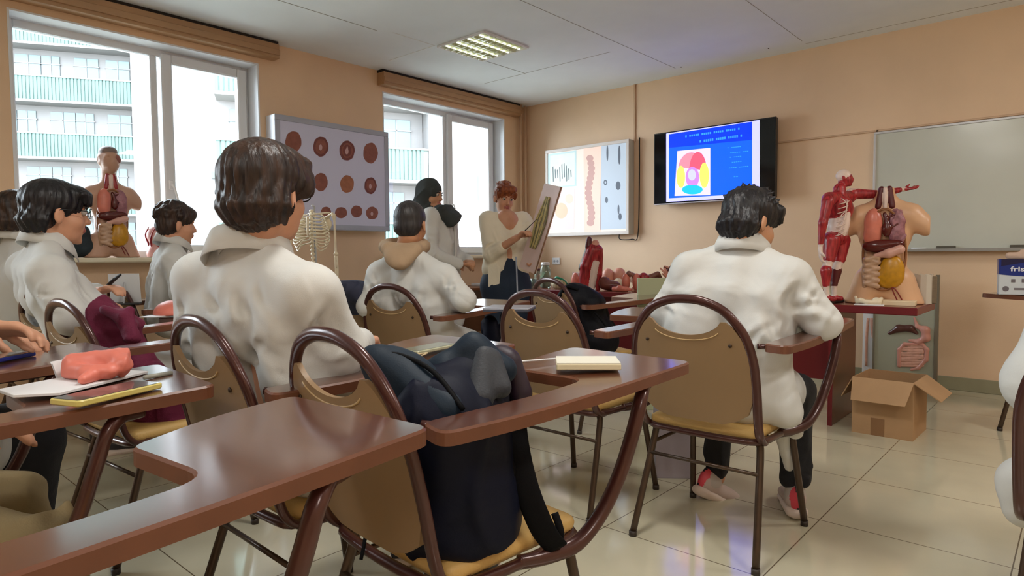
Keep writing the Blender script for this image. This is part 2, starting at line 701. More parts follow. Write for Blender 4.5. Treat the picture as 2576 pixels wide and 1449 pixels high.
# white plaster reveals inside the openings
m_rev = mat('white_reveal', (226, 230, 236), .6)
m_glass = bpy.data.materials.new('window_glass')
m_glass.use_nodes = True
_n = m_glass.node_tree
_n.nodes.clear()
_o = _n.nodes.new('ShaderNodeOutputMaterial')
_mix = _n.nodes.new('ShaderNodeMixShader')
_tr = _n.nodes.new('ShaderNodeBsdfTransparent')
_gl = _n.nodes.new('ShaderNodeBsdfGlossy')
_gl.inputs['Roughness'].default_value = .02
_lw = _n.nodes.new('ShaderNodeFresnel')
_lw.inputs[0].default_value = 1.3
_n.links.new(_lw.outputs[0], _mix.inputs[0])
_n.links.new(_tr.outputs[0], _mix.inputs[1])
_n.links.new(_gl.outputs[0], _mix.inputs[2])
_n.links.new(_mix.outputs[0], _o.inputs[0])
def window(n, a, b, mull):
    root = empty('window_%d' % n, (0, 0, 0), kind='structure')
    f = MB()
    xf0, xf1 = -.24, -.17
    t = .06
    f.box((xf0, a, SZ), (xf1, a+t, TZ), bev=.006)
    f.box((xf0, b-t, SZ), (xf1, b, TZ), bev=.006)
    f.box((xf0, a+t, SZ), (xf1, b-t, SZ+t), bev=.006)
    f.box((xf0, a+t, TZ-t), (xf1, b-t, TZ), bev=.006)
    m0, m1 = (mull-.058, mull-.010) if n == 1 else (mull-.028, mull+.028)
    f.box((xf0, m0, SZ+t), (xf1, m1, TZ-t), bev=.006)
    f.build('window_frame', m_frame, root)
    # the right casement with its own sash and handle
    s = MB()
    x0, x1 = -.20, -.14
    y0, y1, z0, z1 = mull+.012, b-.03, SZ+.03, TZ-.03
    q = .075
    s.box((x0, y0, z0), (x1, y0+q, z1), bev=.01)
    s.box((x0, y1-q, z0), (x1, y1, z1), bev=.01)
    s.box((x0, y0+q, z0), (x1, y1-q, z0+q), bev=.01)
    s.box((x0, y0+q, z1-q), (x1, y1-q, z1), bev=.01)
    sash = s.build('window_sash', m_frame, root)
    hd = MB()
    hz = SZ+.55
    hd.box((x1, y0+.022, hz-.035), (x1+.012, y0+.052, hz+.035), bev=.004)
    hd.tube([(x1+.012, y0+.037, hz), (x1+.04, y0+.037, hz), (x1+.045, y0+.045, hz-.02), (x1+.045, y0+.07, hz-.12)], .008, 8)
    hd.build('window_handle', m_white, sash)
    g = MB()
    g.box((-.212, a+t-.005, SZ+t-.005), (-.206, mull+(.02 if n == 1 else -.02), TZ-t+.005))
    g.box((-.172, y0+q-.005, z0+q-.005), (-.166, y1-q+.005, z1-q+.005))
    g.build('window_pane', m_glass, root)
    r = MB()
    r.box((-.39, a-.0, SZ-.02), (.003, a+.012, TZ), bev=.0)
    r.box((-.39, b-.012, SZ-.02), (.003, b, TZ), bev=.0)
    r.box((-.39, a+.012, TZ-.012), (.003, b-.012, TZ), bev=.0)
    r.build('window_reveal', m_rev, root)
    k = MB()
    k.box((-.17, a-.04, SZ-.022), (.16, b+.04, SZ+.012), bev=.008)
    k.build('window_sill', m_sill, root)
    return root
window(1, *WINS[0], -3.95)
window(2, *WINS[1], -1.10)
window(3, *WINS[2], -7.05)
# boxes above the windows that hide the curtain tracks
for i, (a, b, nm) in enumerate(((-5.4, -3.13, 'long'), (-2.10, -.16, 'short'), (-8.2, -5.9, 'rear'))):
    c = MB()
    c.box((0, a, 2.63), (.10, b, 2.745), bev=.004)
    c.box((.10, a+.0, 2.655), (.112, b, 2.700), bev=.003)
    c.box((0, a, 2.745), (.085, b, H-.002), mi=1)  # dark strip painted in for the shade between box and ceiling
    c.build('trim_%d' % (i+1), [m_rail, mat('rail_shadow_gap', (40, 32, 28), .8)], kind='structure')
# baseboard along the front wall
m_base = mat('grey_baseboard', (150, 146, 120), .35, noise=.05)
MB().box((0, -.014, 0), (XR, 0, .10), bev=.003).build('baseboard_front', m_base, kind='structure')
MB().box((0, YB, 0), (.014, -.014, .10), bev=.003).build('baseboard_left', m_base, kind='structure')
MB().box((XR-.014, YB, 0), (XR, -.014, .10), bev=.003).build('baseboard_right', m_base, kind='structure')
# ceiling seams between the suspended panels
m_seam = mat('ceiling_seam', (150, 146, 138), .7)
m_seam2 = mat('bright_seam', (228, 228, 224), .5)
s = MB()
for x in (2.07, 3.20):
    s.box((x-.0015, -2.6, H-.0015), (x+.0015, -.25, H+.001))
for (x0, x1, y) in ((.4, 1.9, -1.08), (3.2, 4.6, -.16)):
    s.box((x0, y-.002, H-.0015), (x1, y+.002, H+.001))
s.box((.87, -3.6, H-.0015), (.875, -2.75, H+.001))
s.build('trim_4', m_seam, kind='structure')

# ---- ceiling lamps: louvred square fixtures
m_louv = mat('louvre_metal', (225, 228, 205), .25, metal=.6)
m_tube = mat('fluorescent_tube', (236, 240, 214), .5, emit=.55)
m_lbox = mat('lamp_housing', (214, 216, 196), .5)
def lamp(x, y, label):
    r = empty('ceiling_lamp', (x, y, H), 0, label, 'ceiling light', 'square louvred ceiling lights')
    a = .27
    h = MB()
    h.box((-a, -a, .0), (a, a, .09), mi=0)
    hb = MB()
    t = .014
    for sg in (-1, 1):
        hb.box((sg*a-sg*t if sg > 0 else -a, -a, -.018), (sg*a if sg > 0 else -a+t, a, .0), bev=.003)
        hb.box((-a+t, (a-t) if sg > 0 else -a, -.018), (a-t, a if sg > 0 else -a+t, .0), bev=.003)
    hb.build('frame', m_white, r)
    MB().box((-a+t, -a+t, -.004), (a-t, a-t, -.0005)).build('reflector', m_lbox, r)
    lv = MB()
    for i in range(1, 4):
        c = -a+t+(2*a-2*t)*i/4
        lv.box((c-.004, -a+t, -.020), (c+.004, a-t, -.004))
    for i in range(1, 8):
        c = -a+t+(2*a-2*t)*i/8
        lv.box((-a+t, c-.003, -.0205), (a-t, c+.003, -.0045))
    lv.build('louvre', m_louv, r)
    for i in range(4):
        c = -a+t+(2*a-2*t)*(i+.5)/4
        MB().tube([(c, -a+.03, -.012), (c, a-.03, -.012)], .007, 8).build('tube', m_tube, r, smooth=True)
    return r
lamp(1.21, -1.93, 'square louvred ceiling light above the speaker between the two windows')
sg = MB()
sg.box((.925, -2.64, H-.002), (.931, -2.21, H+.001), mi=0)
sg.box((.33, -2.215, H-.002), (.93, -2.209, H+.001), mi=0)
sg.box((.937, -1.66, H-.002), (.941, -1.08, H+.001), mi=1)
sg.build('trim_5', [m_seam2, m_seam], kind='structure')
for (x, y, lab) in ((3.9, -4.6, 'added out-of-view fill light fixture over the empty front chairs'), (6.2, -4.6, 'added out-of-view fill light fixture beside the camera near the door side wall'), (3.9, -7.4, 'added out-of-view fill light fixture over the rear rows by the third window'), (6.2, -7.4, 'added out-of-view fill light fixture in the rear corner away from the windows'), (6.2, -1.9, 'added out-of-view fill light fixture in front of the whiteboard')):
    lamp(x, y, lab)  # unseen fixture, added only to house the fill light below
    light('fill_light', 'AREA', (x, y, H-.03), (0, 0, 0), 9, (1.0, .97, .92), .5, .5)  # added fill that brightens the room from out of view

# ---- pipes in the corner, conduits on the front wall
m_pipe = mat('painted_pipe', (206, 172, 140), .4)
for (x, y, lab) in ((.055, -.125, 'peach painted heating pipe in the corner, the one nearer the window'), (.06, -.05, 'peach painted heating pipe tucked against the front wall corner')):
    o = MB().tube([(x, y, 0), (x, y, 1.6), (x, y, H)], .016, 12).build('heating_pipe', m_pipe, smooth=True)
    tag(o, lab, 'pipe')
o = MB().box((1.478, -.014, 2.19), (1.500, 0, H), bev=.003).build('cable_conduit', m_pipe)
tag(o, 'vertical cable conduit running from ceiling down to the illuminated display box', 'conduit')
o = MB().box((2.93, -.014, 2.003), (3.72, 0, 2.018), bev=.003).box((3.70, -.014, 2.003), (5.6, 0, 2.018), bev=.003).build('cable_conduit', m_pipe)
tag(o, 'thin horizontal cable conduit on the wall right beside the screen', 'conduit')
o = MB().box((-5, -5, 0), (-5, -5, 0)) if 0 else None
# small smoke dots on the ceiling
for (x, y, lab) in ((2.13, -.25, 'tiny dark screw head in the ceiling between the pink display box and the screen'), (2.93, -.25, 'tiny dark screw head in the ceiling above the outer edge of the screen')):
    o = MB().lathe([(.006, -.004), (.006, 0)], 10, c=(x, y, H)).build('ceiling_screw', m_dark)
    tag(o, lab, 'screw', 'ceiling screws')

# ---- the building across the yard, seen through the windows
m_fac = mat('pale_facade', (114, 112, 112), .8, noise=.04, nscale=.5)
m_band = mat('ribbed_green_band', (66, 98, 92), .6)
m_bandb = mat('ribbed_pale_band', (94, 111, 107), .6)
m_win = mat('far_window_glass', (76, 98, 102), .2)
m_rib = None
def building(name, label, origin, ang, length, floors, z0=-9.0):
    r = empty(name, origin, ang, label, 'building')
    # local: x along the facade, y depth away, z up
    MB().box((0, 0, z0), (length, 8, z0+2.85*floors+1)).build('wall', m_fac, r)
    for f in range(floors):
        zb = z0+2.85*f
        b = MB()
        n = int(length/.16)
        for i in range(n):
            b.box((i*.16, -1.02, zb), (i*.16+.11, -.95, zb+1.15), mi=0)
        b.box((0, -.96, zb), (length, -.9, zb+1.15), mi=1)
        b.box((-.02, -1.06, zb-.12), (length+.02, 0, zb), mi=2)
        b.box((-.02, -1.05, zb+1.15), (length+.02, -.9, zb+1.22), mi=2)
        bal = b.build('balcony', [m_band, m_bandb, m_fac], r)
        x = length-1.6
        k = 0
        while x > .3 and k < 12:
            wd = 1.1 if (int(x*7)+f) % 3 else .8
            g = MB()
            g.box((x, -.06, zb+1.05), (x+wd, -.01, zb+2.45), mi=0)
            g.box((x-.05, -.10, zb+1.0), (x+wd+.05, -.02, zb+1.06), mi=1)
            g.box((x+wd*.5-.03, -.09, zb+1.05), (x+wd*.5+.03, -.02, zb+2.45), mi=1)
            g.box((x-.05, -.09, zb+2.0), (x+wd+.05, -.02, zb+2.06), mi=1)
            g.build('window', [m_win, m_fac], r)
            x -= wd+.35
            k += 1
    return r

def WY(px, py, Y):
    D = FW + RT*(px-IMG_W/2)/FPX - UP*(py-IMG_H/2)/FPX
    return CAM + D*((Y-CAM[1])/D[1])
def WX(px, py, X):
    D = FW + RT*(px-IMG_W/2)/FPX - UP*(py-IMG_H/2)/FPX
    return CAM + D*((X-CAM[0])/D[0])
_a = math.radians(59.3)
_dir = np.array([math.cos(_a), math.sin(_a), 0])
_e = W(357, 300, 35.0)
_o = _e-_dir*22
building('apartment_building', 'pale apartment block with ribbed green balcony bands behind the bigger window', (_o[0], _o[1], -10.9), _a, 22, 10, z0=0.0)
_w = _e+_dir*.02
_r = empty('stair_tower', (_w[0], _w[1], 0), _a, 'plain pale stair tower wall at the end of the balcony block', 'building')
MB().box((0, -2.2, -12), (13, 6, 26)).build('wall', m_fac, _r)
for _z in (5.2, 11.0):
    MB().box((3.6, -2.3, _z), (4.4, -2.2, _z+.35)).build('vent', m_bandb, _r)
_e2 = W(1062, 300, 26.0)
_a2 = math.radians(62)
_o2 = _e2-np.array([math.cos(_a2), math.sin(_a2), 0])*7.5
building('apartment_building', 'pale green apartment wing with wide windows behind the smaller window', (_o2[0], _o2[1], -10.9+.6), _a2, 7.5, 10, z0=0.0)
_w2 = _e2
_r = empty('office_wing', (_w2[0], _w2[1], 0), _a2, 'cream wing with faint horizontal bands behind the smaller window', 'building')
_b = MB()
_b.box((0.02, -1.0, -12), (16, 6, 26), mi=0)
for _k in range(9):
    _b.box((2.0, -1.05, -8.2+2.85*_k), (16, -1.0, -7.2+2.85*_k), mi=1)
_b.build('wall', [m_fac, m_bandb], _r)
m_yard = mat('yard_ground', (150, 150, 140), .9, noise=.1)
MB().box((-90, -70, -12.2), (-.6, 70, -12.0)).build('ground', m_yard, kind='structure')

# ================================================================ things on the walls
m_alu = mat('aluminium_frame', (205, 205, 208), .3, metal=.3)
m_board = mat('whiteboard_enamel', (196, 198, 186), .22, noise=.03, nscale=2.5, coat=.3)
_x0 = WY(2205, 338, -.03)[0]
r = empty('whiteboard', (_x0, -.005, 1.07), 0, 'large blank grey-white board with a pen tray on the peach wall', 'whiteboard')
bw, bh = 2.4, .91
MB().box((0, -.022, 0), (bw, 0, bh)).build('board', m_board, r)
f = MB()
f.box((-.018, -.03, -.018), (bw+.018, -.004, 0), bev=.003).box((-.018, -.03, bh), (bw+.018, -.004, bh+.018), bev=.003)
f.box((-.018, -.03, 0), (0, -.004, bh), bev=.003).box((bw, -.03, 0), (bw+.018, -.004, bh), bev=.003)
f.build('frame', m_alu, r)
MB().box((.02, -.085, -.022), (bw-.02, -.02, -.008), bev=.003).box((.02, -.088, -.022), (bw-.02, -.084, 0), bev=.001).build('pen_tray', mat('tray_grey', (150, 146, 140), .4), r)
p = WY(2380, 612, -.05)
o = MB().box((p[0]-.06, -.07, 1.062), (p[0]+.06, -.035, 1.088), bev=.004).build('board_eraser', mat('eraser_dark', (92, 86, 74), .8))
tag(o, 'dark board eraser lying on the whiteboard tray near its middle', 'eraser')
p = WY(2563, 612, -.05)
o = MB().box((p[0]-.05, -.07, 1.062), (p[0]+.05, -.035, 1.09), bev=.004).build('board_eraser', mat('eraser_dark', (92, 86, 74), .8))
tag(o, 'dark board eraser lying on the tray above the blue-white carton', 'eraser')
p = WY(2312, 612, -.05)
o = MB().tube([(p[0]-.05, -.055, 1.070), (p[0]+.05, -.055, 1.070)], .008, 8).build('marker_pen', m_white, smooth=True)
tag(o, 'white marker pen lying on the whiteboard tray beside the torso model', 'pen')

# wall screen with a slide
Y0 = -.115
A, B = WY(1646, 339, Y0), WY(1950, 497, Y0)
tx0, tx1, tz0, tz1 = A[0], B[0], WY(1646, 516, Y0)[2]*.5+B[2]*.5, WY(1646, 339, Y0)[2]*.5+WY(1950, 291, Y0)[2]*.5
r = empty('wall_screen', (tx0, 0, tz0), 0, 'flat wall screen showing a blue slide with a coloured diagram', 'television')
tw, th = tx1-tx0, tz1-tz0
m_tvb = mat('screen_body', (26, 24, 26), .35)
MB().box((0, Y0+.008, 0), (tw, Y0+.05, th), bev=.006).box((tw*.2, Y0+.05, th*.2), (tw*.8, Y0+.075, th*.8), bev=.01).build('body', m_tvb, r)
MB().box((tw*.3, Y0+.075, th*.25), (tw*.34, 0, th*.75)).box((tw*.66, Y0+.075, th*.25), (tw*.7, 0, th*.75)).box((tw*.25, -.02, th*.4), (tw*.75, 0, th*.6)).build('bracket', m_tvb, r)
e_ = .010
MB().box((0, Y0, 0), (tw, Y0+.01, e_)).build('bezel', mat('bezel_silver', (196, 190, 200), .3), r)
MB().box((0, Y0, th-e_), (tw, Y0+.01, th)).box((0, Y0, e_), (e_*.6, Y0+.01, th-e_)).box((tw-e_*.6, Y0, e_), (tw, Y0+.01, th-e_)).build('bezel', m_tvb, r)
MB().box((e_*.6, Y0+.002, e_), (tw-e_*.6, Y0+.009, th-e_)).build('screen', mat('screen_glass', (10, 14, 18), .08), r)
def sc_pt(px, py):
    p = WY(px, py, Y0+.002)
    return p[0]-tx0, p[2]-tz0
def emat(n, c, e=.9):
    return mat(n, c, .3, emit=e, spec=.4)
slide = MB()
lay = [0.0]
def poly_px(mb, pts, mi, lift):
    P = [sc_pt(*q) for q in pts]
    mb.prism(P[::-1], Y0+.002-lift, Y0+.002, mi, fn=lambda u, v, h: (u, h, v))
def disc_px(mb, c, rx, ry, mi, lift, n=28, a0=0, a1=2*PI):
    poly_px(mb, [(c[0]+rx*math.cos(a0+(a1-a0)*k/n), c[1]-ry*math.sin(a0+(a1-a0)*k/n)) for k in range(n)], mi, lift)
M_slide = [emat('slide_lilac', (150, 150, 250), .72), emat('slide_blue', (10, 74, 236), .62), emat('slide_sky', (40, 120, 246), .62), emat('slide_panel', (176, 160, 226), .7), emat('slide_red', (198, 66, 88), .7), emat('slide_rose', (206, 104, 120), .7), emat('slide_yellow', (196, 190, 80), .7), emat('slide_violet', (150, 100, 220), .7), emat('slide_cyan', (20, 140, 236), .75), emat('slide_deep', (4, 44, 222), .62)]
poly_px(slide, [(1676, 336), (1911, 300), (1911, 495), (1676, 508)], 0, .0006)
poly_px(slide, [(1683, 338), (1892, 306), (1892, 487), (1683, 499)], 1, .0010)
poly_px(slide, [(1683, 338), (1892, 306), (1892, 352), (1683, 372)], 9, .0013)
poly_px(slide, [(1704, 380), (1787, 372), (1787, 491), (1697, 493)], 3, .0016)
disc_px(slide, (1740, 428), 34, 45, 5, .0020, 20, 0, PI)
disc_px(slide, (1756, 430), 22, 48, 4, .0023, 20, 0, PI)
disc_px(slide, (1713, 445), 11, 28, 6, .0026)
disc_px(slide, (1772, 441), 12, 32, 6, .0026)
disc_px(slide, (1742, 446), 17, 26, 7, .0030)
disc_px(slide, (1741, 440), 10, 14, 0, .0033)
disc_px(slide, (1742, 477), 26, 12, 8, .0036)
slide.build('slide', M_slide, r)
tl = MB()
# the slide's title and text lines, too soft in the photograph to be read letter by letter
for (x0, y0, x1, y1, w_) in ((1724, 341, 1862, 321, 5), (1760, 353, 1868, 338, 6), (1830, 371, 1870, 367, 2), (1832, 384, 1884, 379, 2), (1836, 395, 1866, 392, 2), (1836, 408, 1872, 404, 2), (1834, 422, 1884, 417, 2), (1840, 444, 1858, 443, 2)):
    n = max(3, int((x1-x0)/5))
    for i in range(n):
        a = x0+(x1-x0)*i/n
        b = x0+(x1-x0)*(i+.72)/n
        ya, yb = y0+(y1-y0)*i/n, y0+(y1-y0)*(i+.72)/n
        if (i*7+int(y0)) % 6 == 0:
            continue
        poly_px(tl, [(a, ya), (b, yb), (b, yb+w_), (a, ya+w_)], 0, .0014)
tl.build('slide_text', M_slide[2], r)
# lit display box on the front wall (peach anatomy sheets)
Y0 = -.10
A, B, Cc = WY(1372, 381, Y0), WY(1582, 589, Y0), WY(1582, 349, Y0)
lx0, lx1, lz0, lz1 = A[0], B[0], B[2], Cc[2]
m_lb = mat('display_box_metal', (196, 196, 190), .4)
r = empty('display_box', (lx0, 0, lz0), 0, 'illuminated display box with pink and grey anatomy sheets beside the screen', 'display box')
lw, lh = lx1-lx0, lz1-lz0
MB().box((0, Y0+.004, 0), (lw, 0, lh), bev=.004).build('body', m_lb, r)
m_lit = mat('display_sheet_cream', (214, 200, 190), .35, emit=.22)
f = MB()
t = .035
f.box((0, Y0-.004, 0), (lw, Y0+.006, t), bev=.003).box((0, Y0-.004, lh-t), (lw, Y0+.006, lh), bev=.003).box((0, Y0-.004, t), (t, Y0+.006, lh-t), bev=.003).box((lw-t, Y0-.004, t), (lw, Y0+.006, lh-t), bev=.003)
f.build('frame', mat('display_frame_white', (222, 212, 206), .35), r)
q = MB()
q.box((t, Y0+.0025, t), (lw-t, Y0+.005, lh-t), mi=0)
def lb(px, py):
    p = WY(px, py, Y0+.002)
    return (p[0]-lx0, p[2]-lz0)
def lp(pts, mi, lift):
    P = [lb(*k) for k in pts]
    q.prism(P[::-1], Y0+.0025-lift, Y0+.0025, mi, fn=lambda u, v, h: (u, h, v))
def ldisc(c, rx, ry, mi, lift, n=18):
    lp([(c[0]+rx*math.cos(2*PI*k/n), c[1]-ry*math.sin(2*PI*k/n)) for k in range(n)], mi, lift)
lp([(1378, 388), (1450, 378), (1450, 468), (1378, 474)], 1, .001)
lp([(1384, 392), (1446, 383), (1446, 465), (1384, 470)], 2, .0014)
for k in range(9):
    x = 1390+k*5.6
    lp([(x, 420+8*math.sin(k)), (x+2.2, 418+8*math.sin(k)), (x+3.4, 450+6*math.cos(k*2)), (x+1.2, 452+6*math.cos(k*2))], 3, .0018)
lp([(1385, 478), (1446, 474), (1444, 576), (1386, 580)], 4, .001)
ldisc((1412, 530), 16, 20, 5, .0014)
ldisc((1432, 500), 10, 12, 6, .0014)
lp([(1468, 372), (1512, 362), (1512, 585), (1470, 586)], 6, .001)
n = 14
for k in range(n):
    ldisc((1484+4*math.sin(k*.7), 398+k*12.5), 9, 8, 7, .0014+.0001*k)
lp([(1513, 366), (1576, 358), (1574, 575), (1509, 578)], 8, .001)
for (x, y, a, b) in ((1528, 385, 2.5, 20), (1558, 390, 3, 24), (1523, 459, 4.5, 7), (1555, 467, 6, 11), (1526, 503, 3.5, 8), (1556, 527, 2.5, 12), (1560, 545, 4, 9)):
    ldisc((x, y), a, b, 9, .0014)
ldisc((1523, 459), 2, 3.5, 8, .0018)
q.build('sheets', [m_lit, mat('sheet_edge', (170, 196, 200), .4, emit=.2), mat('sheet_mint', (190, 200, 196), .4, emit=.25, noise=.05), mat('sheet_ink_grey', (110, 128, 132), .5), mat('sheet_pink', (214, 190, 190), .4, emit=.22), mat('sheet_peach', (216, 176, 150), .4, emit=.2), mat('sheet_blush', (216, 186, 172), .4, emit=.22), mat('sheet_vessel', (186, 146, 140), .5, emit=.15), mat('sheet_blue_grey', (168, 180, 194), .4, emit=.2), mat('sheet_ink_blue', (96, 104, 120), .5)], r)
p0, p1 = WY(1558, 589, -.05), WY(1592, 585, -.03)
o = MB().tube([(p0[0], -.05, lz0+.005), (p0[0], -.05, lz0-.04), (p0[0]+.04, -.045, lz0-.055), (p0[0]+.14, -.03, lz0-.05), (p0[0]+.20, -.015, lz0-.01), (p0[0]+.21, -.008, lz0+.5), (p0[0]+.21, -.006, lz0+.98)], .005, 8, sub=5).build('power_cable', m_dark, smooth=True)
tag(o, 'thin dark power cable looping out below the pink anatomy display box', 'cable')
# socket
p = WY(1395, 657, -.01)
r = empty('wall_socket', (p[0], 0, p[2]), 0, 'small white double wall socket above the anatomy table', 'socket')
MB().box((-.035, -.012, -.04), (.075, 0, .04), bev=.004).build('plate', m_white, r)
k = MB()
for dx in (0, .045):
    k.lathe([(.015, 0), (.013, .002)], 14)
    k.v[-28:] = [(v[0]+dx, -.012-v[2], v[1]) for v in k.v[-28:]]
k.build('outlet', mat('socket_grey', (170, 176, 186), .4), r)

# lit display box with brain slices between the windows
X0 = .14
A, B, Bb = WX(690, 289, X0), WX(976, 330, X0), WX(976, 582, X0)
by0, by1, bz0, bz1 = A[1], B[1], Bb[2], (A[2]+B[2])/2
m_bb = mat('brain_sheet_lilac', (176, 174, 190), .4, emit=.05)
r = empty('display_box', (0, by0, bz0), 0, 'large display box of twelve brown brain slices between the windows', 'display box')
lw, lh = by1-by0, bz1-bz0
MB().box((0, 0, 0), (X0-.004, lw, lh), bev=.004).build('body', mat('box_side_white', (212, 216, 226), .4), r)
f = MB()
t = .045
f.box((X0-.01, 0, 0), (X0+.006, lw, t), bev=.003).box((X0-.01, 0, lh-t), (X0+.006, lw, lh), bev=.003).box((X0-.01, 0, t), (X0+.006, t, lh-t), bev=.003).box((X0-.01, lw-t, t), (X0+.006, lw, lh-t), bev=.003)
f.build('frame', mat('box_frame_grey', (170, 174, 188), .35), r)
MB().box((X0-.006, t, t), (X0-.001, lw-t, lh-t)).build('sheet', m_bb, r)
m_br = [mat('brain_dark', (118, 62, 56), .5, noise=.12, nscale=30), mat('brain_mid', (140, 82, 66), .5, noise=.12, nscale=30), mat('brain_light', (196, 160, 160), .5), mat('brain_orange', (164, 104, 70), .5, noise=.1, nscale=30)]
sl = [(738, 357, 20, 27, 1, 0), (807, 369, 19, 25, 0, 1), (873, 379, 19, 25, 0, 2), (932, 385, 18, 26, 1, 0), (738, 452, 17, 24, 1, 0), (807, 458, 17, 23, 1, 0), (873, 463, 17, 22, 3, 0), (932, 467, 15, 21, 0, 1), (820, 535, 13, 15, 1, 0), (858, 535, 15, 14, 1, 0), (897, 532, 14, 15, 1, 0), (936, 536, 15, 16, 1, 1)]
for (cx_, cy_, rx_, ry_, mi, det) in sl:
    g = MB()
    def pp(c, a, b, n=44, wob=.018, X=X0):
        out = []
        for k in range(n):
            an = 2*PI*k/n
            rr = 1+wob*math.sin(an*5+cx_)+wob*.6*math.sin(an*9+cy_)
            P = WX(c[0]+a*rr*math.cos(an), c[1]-b*rr*math.sin(an), X)
            out.append((P[1]-by0, P[2]-bz0))
        return out
    g.prism(pp((cx_, cy_), rx_, ry_), X0-.001, X0+.002, mi, fn=lambda u, v, h: (h, u, v))
    if det:
        g.prism(pp((cx_, cy_), rx_*.75, ry_*.75), X0+.002, X0+.0026, 1, fn=lambda u, v, h: (h, u, v))
        g.prism(pp((cx_-1, cy_+2), rx_*.22, ry_*.3), X0+.0026, X0+.0032, 2, fn=lambda u, v, h: (h, u, v))
    if det == 2:
        g.prism(pp((cx_, cy_), rx_*.55, ry_*.6), X0+.0020, X0+.0028, 0, fn=lambda u, v, h: (h, u, v))
        g.prism(pp((cx_, cy_-2), rx_*.12, ry_*.35), X0+.0028, X0+.0036, 2, fn=lambda u, v, h: (h, u, v))
    g.build('brain_slice_print', m_br, r)
# ================================================================ tablet-arm chairs
m_tube_fr = mat('maroon_tube', (74, 40, 36), .28, metal=.25, noise=.08, nscale=20, coat=.3)
m_leg = mat('bronze_leg_tube', (74, 58, 46), .3, metal=.4, noise=.08, nscale=20)
m_back = mat('tan_back_panel', (140, 112, 80), .42, noise=.04, nscale=6)
m_seat = mat('tan_vinyl_seat', (206, 168, 102), .5, noise=.06, nscale=12, bump=.3, bscale=160)
m_lam = mat('brown_laminate', (88, 44, 22), .32, noise=.05, nscale=5, stretch=(1, 8, 1), spec=.6, coat=1.0, cior=1.85)
m_edge = mat('brown_edge_band', (104, 62, 42), .38, noise=.08, nscale=12)
m_cap = mat('dark_foot_cap', (48, 38, 32), .5)
m_screw = mat('screw_dark', (60, 44, 32), .4, metal=.5)
m_line = mat('panel_crescent_line', (176, 146, 100), .45)

